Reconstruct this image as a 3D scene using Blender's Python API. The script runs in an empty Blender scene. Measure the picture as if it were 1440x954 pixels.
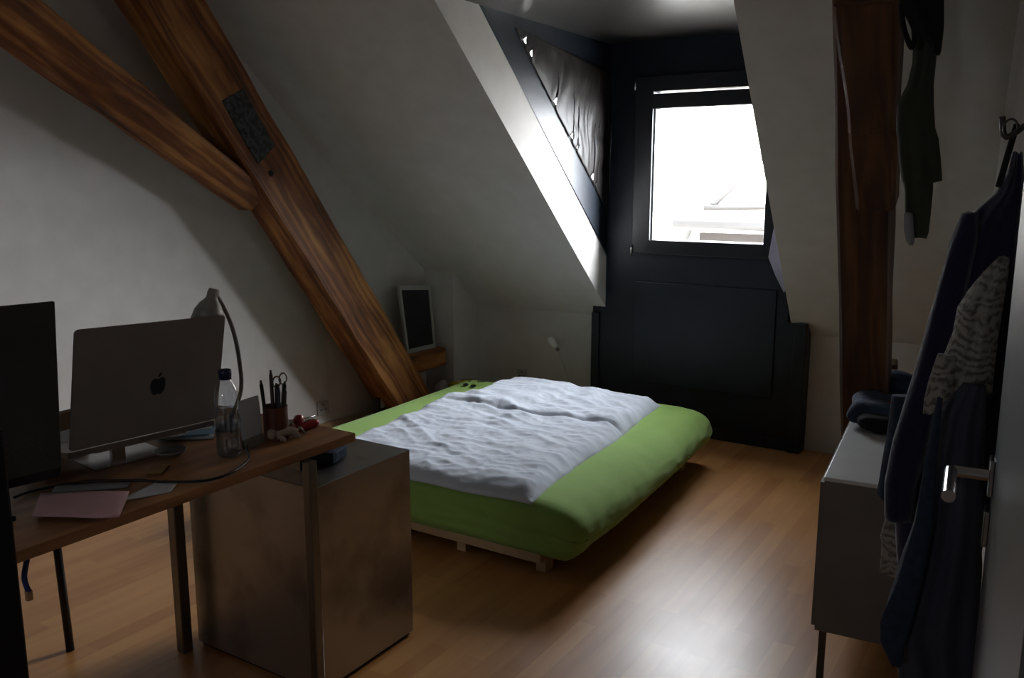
import bpy, bmesh, math, random
from mathutils import Vector, Matrix, noise
random.seed(7)
SC = bpy.context.scene
COL = SC.collection
V = Vector
# ------------------------------------------------------------------ camera geometry (metres, z up, eye at 1.5 m)
F = 1219.3; H = 1.5
yaw, pit, rol = -.5637, .17942, .0014
fw = V((math.sin(yaw)*math.cos(pit), math.cos(yaw)*math.cos(pit), -math.sin(pit)))
r0 = V((math.cos(yaw), -math.sin(yaw), 0)); u0 = r0.cross(fw)
rt = math.cos(rol)*r0 + math.sin(rol)*u0; up = -math.sin(rol)*r0 + math.cos(rol)*u0
EYE = V((0, 0, H))
def U(px, py, ax, v):
    """measured point of the photo on a known plane of the room -> world position"""
    d = fw + rt*((px-720)/F) - up*((py-477)/F)
    i = 'xyz'.index(ax)
    return EYE + d*((v-EYE[i])/d[i])
cd = bpy.data.cameras.new('camera'); cam = bpy.data.objects.new('camera', cd); COL.objects.link(cam)
cam.matrix_world = Matrix(((rt.x, up.x, -fw.x, 0), (rt.y, up.y, -fw.y, 0), (rt.z, up.z, -fw.z, H), (0, 0, 0, 1)))
cd.sensor_width = 36; cd.lens = F/1440*36; cd.clip_start = .02; cd.clip_end = 300
SC.camera = cam
# ------------------------------------------------------------------ materials
def hexc(s):
    c = [int(s[i:i+2], 16)/255 for i in (0, 2, 4)]
    return tuple(((x+.055)/1.055)**2.4 if x > .04 else x/12.92 for x in c) + (1,)
def base(name):
    m = bpy.data.materials.new(name); m.use_nodes = True
    nt = m.node_tree
    return m, nt, nt.nodes['Principled BSDF']
def pm(name, col, rough=.6, metal=0, col2=None, scale=8, bump=0, bscale=60, coat=0, spec=.5, sheen=0, stretch=(1, 1, 1), lo=.35, hi=.65, detail=5):
    m, nt, b = base(name); N = nt.nodes; L = nt.links
    b.inputs['Base Color'].default_value = hexc(col); b.inputs['Roughness'].default_value = rough
    b.inputs['Metallic'].default_value = metal; b.inputs['Coat Weight'].default_value = coat
    b.inputs['Specular IOR Level'].default_value = spec; b.inputs['Sheen Weight'].default_value = sheen
    tc = N.new('ShaderNodeTexCoord'); mp = N.new('ShaderNodeMapping'); mp.inputs['Scale'].default_value = stretch
    L.new(tc.outputs['Object'], mp.inputs['Vector'])
    n = N.new('ShaderNodeTexNoise'); n.inputs['Scale'].default_value = scale; n.inputs['Detail'].default_value = detail
    L.new(mp.outputs['Vector'], n.inputs['Vector'])
    cr = N.new('ShaderNodeValToRGB')
    c1 = hexc(col); c2 = hexc(col2) if col2 else tuple(min(1, x*.9) for x in c1[:3])+(1,)
    cr.color_ramp.elements[0].position = lo; cr.color_ramp.elements[0].color = c2
    cr.color_ramp.elements[1].position = hi; cr.color_ramp.elements[1].color = c1
    L.new(n.outputs['Fac'], cr.inputs['Fac']); L.new(cr.outputs['Color'], b.inputs['Base Color'])
    if bump:
        n2 = N.new('ShaderNodeTexNoise'); n2.inputs['Scale'].default_value = bscale; n2.inputs['Detail'].default_value = 4
        L.new(mp.outputs['Vector'], n2.inputs['Vector'])
        bp = N.new('ShaderNodeBump'); bp.inputs['Strength'].default_value = bump; bp.inputs['Distance'].default_value = .01
        L.new(n2.outputs['Fac'], bp.inputs['Height']); L.new(bp.outputs['Normal'], b.inputs['Normal'])
    return m
def beam_wood(name, dark, mid, light):
    m, nt, b = base(name); N = nt.nodes; L = nt.links
    tc = N.new('ShaderNodeTexCoord'); mp = N.new('ShaderNodeMapping'); mp.inputs['Scale'].default_value = (1.1, 9, 9)
    L.new(tc.outputs['Object'], mp.inputs['Vector'])
    w = N.new('ShaderNodeTexWave'); w.wave_type = 'RINGS'; w.rings_direction = 'X'
    w.inputs['Scale'].default_value = 1.3; w.inputs['Distortion'].default_value = 9; w.inputs['Detail'].default_value = 4
    w.inputs['Detail Scale'].default_value = 1.2; L.new(mp.outputs['Vector'], w.inputs['Vector'])
    n = N.new('ShaderNodeTexNoise'); n.inputs['Scale'].default_value = 1.3; n.inputs['Detail'].default_value = 6
    L.new(mp.outputs['Vector'], n.inputs['Vector'])
    big = N.new('ShaderNodeTexNoise'); big.inputs['Scale'].default_value = 3.2; big.inputs['Detail'].default_value = 3
    L.new(tc.outputs['Object'], big.inputs['Vector'])
    a = N.new('ShaderNodeMath'); a.operation = 'MULTIPLY_ADD'; a.inputs[1].default_value = .16
    L.new(w.outputs['Fac'], a.inputs[0])
    s = N.new('ShaderNodeMath'); s.operation = 'MULTIPLY'; s.inputs[1].default_value = .92
    L.new(n.outputs['Fac'], s.inputs[0]); L.new(s.outputs[0], a.inputs[2])
    s2 = N.new('ShaderNodeMath'); s2.operation = 'MULTIPLY_ADD'; s2.inputs[1].default_value = .5
    L.new(big.outputs['Fac'], s2.inputs[0]); L.new(a.outputs[0], s2.inputs[2])
    cr = N.new('ShaderNodeValToRGB'); e = cr.color_ramp.elements
    e[0].position = .5; e[0].color = hexc(dark); e[1].position = 1.0; e[1].color = hexc(light)
    x = e.new(.74); x.color = hexc(mid)
    L.new(s2.outputs[0], cr.inputs['Fac']); L.new(cr.outputs['Color'], b.inputs['Base Color'])
    b.inputs['Roughness'].default_value = .62
    bp = N.new('ShaderNodeBump'); bp.inputs['Strength'].default_value = .55; bp.inputs['Distance'].default_value = .012
    L.new(a.outputs[0], bp.inputs['Height']); L.new(bp.outputs['Normal'], b.inputs['Normal'])
    return m
def floor_mat():
    m, nt, b = base('parquet'); N = nt.nodes; L = nt.links
    tc = N.new('ShaderNodeTexCoord'); mp = N.new('ShaderNodeMapping'); mp.inputs['Rotation'].default_value = (0, 0, math.radians(90))
    L.new(tc.outputs['Object'], mp.inputs['Vector'])
    br = N.new('ShaderNodeTexBrick'); br.offset = .37; br.offset_frequency = 2
    br.inputs['Scale'].default_value = 1; br.inputs['Brick Width'].default_value = .62; br.inputs['Row Height'].default_value = .068
    br.inputs['Mortar Size'].default_value = .0006; br.inputs['Mortar Smooth'].default_value = .3; br.inputs['Bias'].default_value = 0
    br.inputs['Color1'].default_value = (0, 0, 0, 1); br.inputs['Color2'].default_value = (1, 1, 1, 1); br.inputs['Mortar'].default_value = (.3, .3, .3, 1)
    L.new(mp.outputs['Vector'], br.inputs['Vector'])
    mp2 = N.new('ShaderNodeMapping'); mp2.inputs['Scale'].default_value = (14, 1.2, 1); L.new(tc.outputs['Object'], mp2.inputs['Vector'])
    n = N.new('ShaderNodeTexNoise'); n.inputs['Scale'].default_value = 2; n.inputs['Detail'].default_value = 7; L.new(mp2.outputs['Vector'], n.inputs['Vector'])
    n3 = N.new('ShaderNodeTexNoise'); n3.inputs['Scale'].default_value = 2.2; n3.inputs['Detail'].default_value = 3; L.new(tc.outputs['Object'], n3.inputs['Vector'])
    mx = N.new('ShaderNodeMath'); mx.operation = 'MULTIPLY_ADD'; mx.inputs[1].default_value = .42
    L.new(br.outputs['Color'], mx.inputs[0])
    s = N.new('ShaderNodeMath'); s.operation = 'MULTIPLY'; s.inputs[1].default_value = .55; L.new(n.outputs['Fac'], s.inputs[0]); L.new(s.outputs[0], mx.inputs[2])
    cr = N.new('ShaderNodeValToRGB'); e = cr.color_ramp.elements
    e[0].position = .12; e[0].color = hexc('9C6533'); e[1].position = .78; e[1].color = hexc('C48F56')
    L.new(mx.outputs[0], cr.inputs['Fac']); L.new(cr.outputs['Color'], b.inputs['Base Color'])
    rr = N.new('ShaderNodeMapRange'); rr.inputs['To Min'].default_value = .27; rr.inputs['To Max'].default_value = .43
    L.new(n3.outputs['Fac'], rr.inputs['Value']); L.new(rr.outputs['Result'], b.inputs['Roughness'])
    bp = N.new('ShaderNodeBump'); bp.inputs['Strength'].default_value = .12; bp.inputs['Distance'].default_value = .002
    L.new(mx.outputs[0], bp.inputs['Height']); L.new(bp.outputs['Normal'], b.inputs['Normal'])
    b.inputs['Specular IOR Level'].default_value = .75
    return m
def glass_mat(name, tint=(1, 1, 1, 1), gl=.06, rough=0.0):
    m, nt, b = base(name); N = nt.nodes; L = nt.links
    t = N.new('ShaderNodeBsdfTransparent'); t.inputs['Color'].default_value = tint
    g = N.new('ShaderNodeBsdfGlossy'); g.inputs['Roughness'].default_value = rough
    lw = N.new('ShaderNodeLayerWeight'); lw.inputs['Blend'].default_value = .35; pw_ = N.new('ShaderNodeMath'); pw_.operation = 'POWER'; pw_.inputs[1].default_value = 2.6; L.new(lw.outputs['Facing'], pw_.inputs[0]); fr = N.new('ShaderNodeMath'); fr.operation = 'MULTIPLY_ADD'; fr.inputs[1].default_value = .55; fr.inputs[2].default_value = gl; L.new(pw_.outputs[0], fr.inputs[0])
    mx = N.new('ShaderNodeMixShader'); L.new(fr.outputs[0], mx.inputs[0]); L.new(t.outputs[0], mx.inputs[1]); L.new(g.outputs[0], mx.inputs[2])
    L.new(mx.outputs[0], N['Material Output'].inputs['Surface']); return m
def plaid_mat():
    m, nt, b = base('patterned_cloth'); N = nt.nodes; L = nt.links
    tc = N.new('ShaderNodeTexCoord')
    n = N.new('ShaderNodeTexVoronoi'); n.inputs['Scale'].default_value = 90; L.new(tc.outputs['Object'], n.inputs['Vector'])
    w = N.new('ShaderNodeTexWave'); w.bands_direction = 'Z'; w.inputs['Scale'].default_value = 17; w.inputs['Distortion'].default_value = 14; w.inputs['Detail'].default_value = 4; L.new(tc.outputs['Object'], w.inputs['Vector'])
    a = N.new('ShaderNodeMath'); a.operation = 'MULTIPLY'; L.new(n.outputs['Distance'], a.inputs[0]); L.new(w.outputs['Fac'], a.inputs[1])
    cr = N.new('ShaderNodeValToRGB'); e = cr.color_ramp.elements
    e[0].position = .05; e[0].color = hexc('96938D'); e[1].position = .6; e[1].color = hexc('5E5B57')
    L.new(a.outputs[0], cr.inputs['Fac']); L.new(cr.outputs['Color'], b.inputs['Base Color']); b.inputs['Roughness'].default_value = .95
    return m
M = dict(
 wall=pm('white_plaster', 'D3D0CC', .9, bump=.05, bscale=40, col2='CCC9C4'),
 dormer_ceiling=pm('dormer_ceiling_lacquer', '2A2725', .3, spec=.9),
 black=pm('black_panel_lacquer', '19212C', .43, bump=.004, bscale=14, col2='141A23', spec=.35),
 frame=pm('black_window_lacquer', '161A20', .35),
 floor=floor_mat(),
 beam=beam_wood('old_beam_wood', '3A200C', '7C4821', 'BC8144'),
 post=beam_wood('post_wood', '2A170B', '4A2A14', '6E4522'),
 mattress=pm('green_sheet', '86A850', .88, bump=.18, bscale=9, col2='7FA149', sheen=.1),
 duvet=pm('white_duvet_cotton', 'C2C8D2', .9, bump=.25, bscale=22, col2='BBC1CC', sheen=.1),
 pine=pm('pale_pine', 'B89A74', .6, stretch=(1, 8, 8)),
 desk=pm('desk_veneer', 'A87850', .42, col2='88603F', scale=3, stretch=(9, 1, 9)),
 deskedge=pm('desk_edge', '5F3D22', .5),
 steel=pm('brushed_steel_leg', '8A8A88', .3, metal=1),
 chrome=pm('satin_chrome', 'C4C4C6', .22, metal=1),
 zinc=pm('stained_raw_steel', 'ADACAA', .3, metal=.95, col2='8E8C88', scale=4.5, lo=.33, hi=.5, bump=.05, bscale=5),
 alu=pm('laptop_aluminium', '8C817A', .42, metal=.6),
 blackp=pm('black_plastic', '08080A', .4),
 deep=pm('dark_void', '060606', .8),
 grey=pm('light_grey_plastic', 'B4B4B0', .45),
 lampg=pm('grey_lamp_paint', '8F8C88', .45, metal=.2),
 paper=pm('white_paper', 'C3C6CC', .8), paperb=pm('blue_print', '5F86A8', .5), pink=pm('pink_paper', 'C9A0A6', .85), greyp=pm('grey_paper', '8A8C90', .8),
 envelope=pm('brown_envelope', '8A6A3C', .8),
 water=glass_mat('bottle_plastic', (.86, .89, .92, 1), gl=.16, rough=.06), cap=pm('blue_cap', '14204A', .4),
 pane=glass_mat('window_glass', (.97, .98, .99, 1)),
 cup=pm('brown_cup', '6B3420', .55, col2='552717'),
 red=pm('red_plastic', '9C1F1C', .25, coat=.5), beige=pm('beige_plush', '9C8878', .9, bump=.3),
 cable=pm('black_cable', '0B0B0C', .5), wcable=pm('white_cable', 'BEBEBA', .5), blue=pm('blue_cable', '23438C', .4),
 slate=pm('slate_board', '17191A', .7, col2='222526', scale=10), whitewood=pm('white_frame_paint', 'A9A9A6', .5),
 plaque=pm('dark_cast_plaque', '17191A', .5, col2='3B3F40', scale=38, bump=1, bscale=45, lo=.5, hi=.4),
 curtain=pm('black_satin', '1D1714', .5, spec=.35, bump=.1, bscale=12),
 cab=pm('cabinet_white_lacquer', 'CCCECC', .35), cabside=pm('cabinet_side_shaded', '6C6661', .5),  # cabinet sides darkened in colour to carry their shade, top kept white
 leg=pm('dark_leg', '3A342F', .5),
 navy=pm('navy_wool', '15193A', .95, sheen=.3, bump=.3), denim=pm('blue_denim', '2C374C', .95, col2='232D40', scale=60, bump=.3),
 greyc=pm('grey_cotton', '3E4250', .95, bump=.2), olive=pm('olive_cotton', '34382C', .95, bump=.2), darkc=pm('dark_cloth', '0D0E12', .95),
 plaid=plaid_mat(), lilac=pm('lilac_cloth', '8E8C9E', .9), bag=pm('dark_denim', '2A3A50', .9, bump=.4),
 door=pm('door_grey_white', '5E6064', .4), yellow=pm('yellow_cloth', 'BDB416', .7), brownp=pm('brown_card', '6B4E30', .8),
 ext=pm('pale_render', 'D8D4CC', .9), roof=pm('haze_pale_roof_tiles', 'C9C0B6', .9, col2='B9AEA2', scale=3), gutter=pm('zinc_gutter', '24211F', .5), exdark=pm('dark_opening', '1E1814', .9),  # roof colour paled to stand in for haze and overexposure
 bulb=pm('frosted_shade', 'F0F0EE', .4))
# ------------------------------------------------------------------ mesh helpers
def tag(o, label, cat, group=None, kind=None):
    o['label'] = label; o['category'] = cat
    if group: o['group'] = group
    if kind: o['kind'] = kind
    return o
def thing(name, loc, label, cat, group=None, rz=0):
    o = bpy.data.objects.new(name, None); o.empty_display_size = .05; COL.objects.link(o)
    o.location = loc; o.rotation_euler = (0, 0, rz); bpy.context.view_layer.update()
    return tag(o, label, cat, group)
def obj(name, bm, m, parent=None, smooth=False, bevel=0, subd=0, local=False, origin=None):
    """bm in world coordinates (unless local) -> one mesh object"""
    bmesh.ops.recalc_face_normals(bm, faces=bm.faces)
    me = bpy.data.meshes.new(name)
    o = bpy.data.objects.new(name, me)
    if parent is not None and not local:
        Mi = wm(parent).inverted(); bm.transform(Mi)
    elif parent is None and origin is not None:
        bm.transform(Matrix.Translation(-V(origin))); o.location = origin
    bm.to_mesh(me); bm.free()
    if isinstance(m, (list, tuple)):
        for x in m: me.materials.append(x)
    else: me.materials.append(m)
    if smooth:
        for p in me.polygons: p.use_smooth = True
    COL.objects.link(o)
    if parent is not None: o.parent = parent
    if bevel:
        b = o.modifiers.new('b', 'BEVEL'); b.width = bevel; b.segments = 2; b.limit_method = 'ANGLE'; b.angle_limit = .6
    if subd:
        s = o.modifiers.new('s', 'SUBSURF'); s.levels = subd; s.render_levels = subd
    return o
def wm(o):
    m = o.matrix_basis.copy() if o.type != 'X' else None
    m = Matrix.LocRotScale(o.location, o.rotation_euler, o.scale) if o.rotation_mode != 'QUATERNION' else Matrix.LocRotScale(o.location, o.rotation_quaternion, o.scale)
    return (wm(o.parent) @ m) if o.parent else m
def B(): return bmesh.new()
def box(bm, x0, x1, y0, y1, z0, z1, mi=0):
    vs = [bm.verts.new(p) for p in ((x0,y0,z0),(x1,y0,z0),(x1,y1,z0),(x0,y1,z0),(x0,y0,z1),(x1,y0,z1),(x1,y1,z1),(x0,y1,z1))]
    for f in ((0,3,2,1),(4,5,6,7),(0,1,5,4),(1,2,6,5),(2,3,7,6),(3,0,4,7)):
        bm.faces.new([vs[i] for i in f]).material_index = mi
    return bm
def hexa(bm, a, b):
    """prism between two equal polygons of points"""
    n = len(a); va = [bm.verts.new(p) for p in a]; vb = [bm.verts.new(p) for p in b]
    bm.faces.new(va); bm.faces.new(vb[::-1])
    for i in range(n): bm.faces.new((va[i], vb[i], vb[(i+1) % n], va[(i+1) % n]))
    return bm
def prism_x(bm, yz, x0, x1): return hexa(bm, [(x0, y, z) for y, z in yz], [(x1, y, z) for y, z in yz])
def smoothpath(pts, k=6):
    P = [V(p) for p in pts]; out = []
    for i in range(len(P)-1):
        a = P[max(i-1, 0)]; b = P[i]; c = P[i+1]; d = P[min(i+2, len(P)-1)]
        for j in range(k):
            t = j/k
            out.append(.5*((2*b)+(c-a)*t+(2*a-5*b+4*c-d)*t*t+(3*b-a-3*c+d)*t**3))
    return out+[P[-1]]
def tube(bm, pts, r, n=10, k=0, cap=True):
    P = smoothpath(pts, k) if k else [V(p) for p in pts]
    rs = r if isinstance(r, (list, tuple)) else [r]*len(P)
    if len(rs) != len(P): rs = [rs[0]+(rs[-1]-rs[0])*i/(len(P)-1) for i in range(len(P))]
    rings = []; ref = None
    for i, p in enumerate(P):
        t = (P[min(i+1, len(P)-1)]-P[max(i-1, 0)]).normalized()
        if ref is None: ref = t.orthogonal().normalized()
        ref = (ref - t*ref.dot(t)).normalized(); s = t.cross(ref)
        rings.append([bm.verts.new(p+rs[i]*(math.cos(2*math.pi*j/n)*ref+math.sin(2*math.pi*j/n)*s)) for j in range(n)])
    for a, b in zip(rings, rings[1:]):
        for j in range(n): bm.faces.new((a[j], a[(j+1) % n], b[(j+1) % n], b[j]))
    if cap: bm.faces.new(rings[0][::-1]); bm.faces.new(rings[-1])
    return bm
def lathe(bm, prof, c, n=28, axis=None):
    c = V(c); ax = V(axis).normalized() if axis is not None else V((0, 0, 1))
    q = V((0, 0, 1)).rotation_difference(ax)
    rings = []
    for r, z in prof:
        rings.append([bm.verts.new(c+q @ V((max(r, 1e-4)*math.cos(2*math.pi*j/n), max(r, 1e-4)*math.sin(2*math.pi*j/n), z))) for j in range(n)])
    for a, b in zip(rings, rings[1:]):
        for j in range(n): bm.faces.new((a[j], a[(j+1) % n], b[(j+1) % n], b[j]))
    bm.faces.new(rings[0][::-1]); bm.faces.new(rings[-1])
    return bm
def rbox(bm, c, s, r, cuts=6, rz=0, amp=0, freq=8, seed=0):
    """soft rounded box, optionally lumpy"""
    t = B(); bmesh.ops.create_cube(t, size=2); bmesh.ops.subdivide_edges(t, edges=t.edges, cuts=cuts, use_grid_fill=True)
    hx, hy, hz = s[0]/2, s[1]/2, s[2]/2; r = min(r, hx, hy, hz); R = Matrix.Rotation(rz, 3, 'Z')
    mp = {}
    for v in t.verts:
        p = V((v.co.x*hx, v.co.y*hy, v.co.z*hz))
        q = V((max(-hx+r, min(hx-r, p.x)), max(-hy+r, min(hy-r, p.y)), max(-hz+r, min(hz-r, p.z))))
        d = p-q
        if d.length > 1e-6: p = q+d.normalized()*r
        if amp:
            k = noise.noise_vector(p*freq+V((seed*7.1, seed*3.3, seed)))
            p += k*amp
        mp[v] = bm.verts.new(V(c)+R @ p)
    for f in t.faces: bm.faces.new([mp[v] for v in f.verts])
    t.free(); return bm
def sheet(bm, quad, nx=10, ny=10, amp=.002, th=.0008, seed=0, freq=9):
    a, b, c, d = [V(p) for p in quad]   # a-b front, d-c back
    G = []
    for i in range(ny+1):
        row = []
        for j in range(nx+1):
            s, t = j/nx, i/ny
            p = a.lerp(b, s).lerp(d.lerp(c, s), t)
            row.append(p+V((0, 0, amp*(.6+noise.noise(p*freq+V((seed, 0, 0)))))))
        G.append(row)
    top = [[bm.verts.new(p+V((0, 0, th))) for p in row] for row in G]
    bot = [[bm.verts.new(p) for p in row] for row in G]
    for i in range(ny):
        for j in range(nx):
            bm.faces.new((top[i][j], top[i][j+1], top[i+1][j+1], top[i+1][j]))
            bm.faces.new((bot[i][j], bot[i+1][j], bot[i+1][j+1], bot[i][j+1]))
    rim = [(0, j) for j in range(nx)]+[(i, nx) for i in range(ny)]+[(ny, j) for j in range(nx, 0, -1)]+[(i, 0) for i in range(ny, 0, -1)]
    for k in range(len(rim)):
        p, q = rim[k], rim[(k+1) % len(rim)]
        bm.faces.new((top[p[0]][p[1]], bot[p[0]][p[1]], bot[q[0]][q[1]], top[q[0]][q[1]]))
    return bm
def struct(name, bm, m, **k):
    o = obj(name, bm, m, **k); o['kind'] = 'structure'; return o
def beamobj(name, p0, p1, wdir, w0, w1, tdir, t0, t1, m, parent=None, rough=.004, seed=0, n=26, hew=None):
    """hewn timber from p0 to p1; local x runs along the grain. p = centre of the cross-section"""
    p0 = V(p0); p1 = V(p1); X = (p1-p0); Ln = X.length; X.normalize()
    Y = V(wdir); Y = (Y-X*Y.dot(X)).normalized(); Z = X.cross(Y)
    if Z.dot(V(tdir)) < 0: Y = -Y; Z = X.cross(Y)
    bm = B(); rings = []; ch = .012
    for i in range(n+1):
        f = i/n; w = (w0+(w1-w0)*f)/2; t = (t0+(t1-t0)*f)/2; ring = []
        prof = [(w-ch, t), (w*.45, t), (0, t), (-w*.45, t), (-w+ch, t), (-w, t-ch), (-w, 0), (-w, -t+ch), (-w+ch, -t), (0, -t), (w-ch, -t), (w, -t+ch), (w, 0), (w, t-ch)]
        for (a, b) in prof:
            q = V((Ln*f, a, b)); k = noise.noise_vector(V((q.x*3.5+seed, q.y*9, q.z*9+seed)))
            if hew:                                  # wide hewn chamfer on the lower front edge
                lowv = -1 if Y.z > 0 else 1
                dlow = (lowv*a+w)/(2*w)              # 1 at the lower edge
                if b > 0 and dlow > .99-hew[0]/(2*w): q.z = max(-t, min(q.z, t-hew[1]*(dlow-(1-hew[0]/(2*w)))/(hew[0]/(2*w))))
            if 0 < i < n: q += V((0, k.y, k.z))*rough*2
            ring.append(bm.verts.new(q))
        rings.append(ring)
    m_ = len(rings[0])
    for a, b in zip(rings, rings[1:]):
        for j in range(m_): bm.faces.new((a[j], a[(j+1) % m_], b[(j+1) % m_], b[j]))
    bm.faces.new(rings[0][::-1]); bm.faces.new(rings[-1])
    o = obj(name, bm, m, parent, local=True)
    R = Matrix((X, Y, Z)).transposed().to_4x4(); R.translation = p0
    if parent: R = wm(parent).inverted() @ R
    o.rotation_mode = 'QUATERNION'; o.location = R.to_translation(); o.rotation_quaternion = R.to_quaternion()
    return o
# ------------------------------------------------------------------ room shell
YB = 4.83; YK = 4.91                                    # black dormer wall, white knee walls
SL = .894
def zs(y): return .735+SL*(YB-y)                        # inner face of the roof slope
def ys(z): return YB-(z-.735)/SL
def xl(y): return -3.74+(.133 if y > 3.8 else .02)*(y-3.8)                    # left wall
def xr(y): return -.12-.094*(y-2.6)                     # right wall
XD = -2.366
ZC = 2.62; YN = -1.6
bm = B(); hexa(bm, [(xl(YN)-.2, YN-.2, 0), (xr(YN)+.2, YN-.2, 0), (xr(5)+.2, 5.1, 0), (xl(5)-.3, 5.1, 0)], [(xl(YN)-.2, YN-.2, -.1), (xr(YN)+.2, YN-.2, -.1), (xr(5)+.2, 5.1, -.1), (xl(5)-.3, 5.1, -.1)])
struct('floor', bm, M['floor'])
bm = B(); wp = [(xl(YN), YN), (xl(3.8), 3.8), (xl(5.2), 5.2), (xl(5.2)-.12, 5.2), (xl(3.8)-.12, 3.8), (xl(YN)-.12, YN)]; hexa(bm, [(a, b, 0) for a, b in wp], [(a, b, 3) for a, b in wp])
struct('wall_left', bm, M['wall'])
bm = B(); hexa(bm, [(xr(YN), YN, 0), (xr(5.2), 5.2, 0), (xr(5.2), 5.2, 3), (xr(YN), YN, 3)], [(xr(YN)+.12, YN, 0), (xr(5.2)+.12, 5.2, 0), (xr(5.2)+.12, 5.2, 3), (xr(YN)+.12, YN, 3)])
struct('wall_right', bm, M['wall'])
# wall behind the camera, with a small unseen window added for fill light
bm = B(); wx0, wx1, wz0, wz1 = -1.2, -.8, 1.3, 1.65
for a in ((xl(YN)-.1, wx0, 0, 3), (wx1, xr(YN)+.1, 0, 3), (wx0, wx1, 0, wz0), (wx0, wx1, wz1, 3)): box(bm, a[0], a[1], YN-.15, YN, a[2], a[3])
struct('wall_near', bm, M['wall'])
bm = B()
for a in ((wx0, wx0+.05, wz0, wz1), (wx1-.05, wx1, wz0, wz1), (wx0, wx1, wz0, wz0+.05), (wx0, wx1, wz1-.05, wz1)): box(bm, a[0], a[1], YN-.12, YN-.06, a[2], a[3])
w2 = struct('added_fill_window', bm, M['frame'])
bm = B(); box(bm, wx0+.05, wx1-.05, YN-.1, YN-.09, wz0+.05, wz1-.05); obj('pane', bm, M['pane'], w2)
# flat ceiling
bm = B(); box(bm, xl(YN)-.1, xr(YN)+.1, YN-.15, ys(ZC), ZC, ZC+.1); struct('ceiling', bm, M['wall'])
# roof slope in three slabs round the dormer opening
TH = .335
def slab(name, xa_lo, xa_hi, xb_lo, xb_hi, y0, y1):
    """y0 high end, y1 low end; xa left edge, xb right edge at low/high"""
    bm = B()
    i = [(xa_lo, y1, zs(y1)), (xb_lo, y1, zs(y1)), (xb_hi, y0, zs(y0)), (xa_hi, y0, zs(y0))]
    hexa(bm, i, [(a, b, c+TH) for a, b, c in i]); return struct(name, bm, M['wall'])
ZD0 = 2.30
yo = ys(ZD0)
slab('ceiling_slope_left', xl(5)-.1, xl(3)-.2, XD, XD, yo, 4.99)
xb0, xb1 = -1.226, -1.085
slab('ceiling_slope_right', xb0, xb1, xr(4.9)+.05, xr(3)+.05, yo, YB)
slab('ceiling_slope_knee', xb0-.02, xb0-.02, xr(4.9)+.05, xr(4.9)+.05, YB, 4.99)
slab('ceiling_slope_top', xl(3)-.3, xl(2)-.3, xr(3)+.1, xr(2)+.1, ys(ZC)-.03, yo)
# white knee walls
bm = B(); box(bm, xl(5)-.2, -2.40, YK, YK+.1, 0, .80); struct('wall_knee_left', bm, M['wall'])
bm = B(); box(bm, -1.16, xr(5)+.1, YK, YK+.1, 0, .80); struct('wall_knee_right', bm, M['wall'])
# boxed-in corner left of the bed
px0, px1, py0 = -3.72, -3.39, 4.63
bm = B(); prism_x(bm, [(py0, 0), (YK+.02, 0), (YK+.02, zs(YK+.02)+.03), (py0, zs(py0)+.03)], px0, px1); struct('wall_pier', bm, M['wall'])
# wooden baseboard on left wall
bm = B(); wp = [(xl(0), 0), (xl(3.8), 3.8), (xl(4.62), 4.62), (xl(4.62)+.014, 4.62), (xl(3.8)+.014, 3.8), (xl(0)+.014, 0)]; hexa(bm, [(a, b, 0) for a, b in wp], [(a, b, .035) for a, b in wp])
struct('baseboard_left', bm, M['pine'])
# black dormer wall with window opening
WX0, WX1, WZ0, WZ1 = -2.085, -1.385, 1.162, 2.013        # clear opening
XR_ = -1.07
bm = B()
box(bm, XD-.0, WX0-.0, YB, YB+.1, .74, ZD0); box(bm, WX1, XR_, YB, YB+.1, .74, ZD0)
box(bm, WX0, WX1, YB, YB+.1, .74, WZ0); box(bm, WX0, WX1, YB, YB+.1, WZ1, ZD0)
box(bm, -2.452, -1.132, YB, YB+.1, 0, .74)
struct('wall_far', bm, M['black'])
bm = B()  # recessed-panel moulding below the window
gx0, gx1, gz0, gz1 = U(893, 395, 'y', YB).x, U(1090, 470, 'y', YB).x, .29, U(893, 395, 'y', YB).z
box(bm, gx0, gx1, YB-.012, YB, gz0, gz1)
struct('trim_1', bm, M['black'], bevel=.004)
bm = B(); box(bm, -1.20, -1.132, YB-.035, YB, 0, .735); struct('trim_2', bm, M['black'], bevel=.004)
bm = B(); box(bm, -2.452, -2.40, YB-.02, YB, 0, .70); struct('trim_3', bm, M['black'], bevel=.004)
bm = B(); box(bm, -2.452, -1.132, YB-.016, YB, 0, .07); struct('baseboard_far', bm, M['black'], bevel=.003)
# dormer roof
bm = B(); box(bm, XD-.2, XR_+.2, yo-.28, YB+.1, ZD0, ZD0+.08); struct('ceiling_dormer', bm, M['dormer_ceiling'])
# left cheek with the triangular light
ta, tb, tc_ = (3.807, 2.232), (4.80, 1.364), (4.80, 2.114)
cb = [(YB, zs(YB)+TH-.02), (ys(ZD0-TH)+.0, ZD0)]
bm = B()
x0, x1 = XD-.07, XD
prism_x(bm, [cb[0], (YB, tb[1]), tb, ta, (cb[1][0], ZD0)], x0, x1); prism_x(bm, [tb, (YB, tb[1]), (YB, tc_[1]), tc_], x0, x1)
prism_x(bm, [ta, tc_, (YB, tc_[1]), (YB, ZD0), (cb[1][0], ZD0)], x0, x1)
struct('wall_dormer_left', bm, M['black'])
bm = B(); prism_x(bm, [ta, tb, tc_], x0+.01, x0+.016); w3 = struct('window_3', bm, M['pane'])
bm = B(); prism_x(bm, [(YB, zs(YB)+TH-.02), (YB+.1, zs(YB)+TH-.02), (YB+.1, ZD0), (ys(ZD0-TH), ZD0)], XR_, XR_+.07); struct('wall_dormer_right', bm, M['black'])
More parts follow.
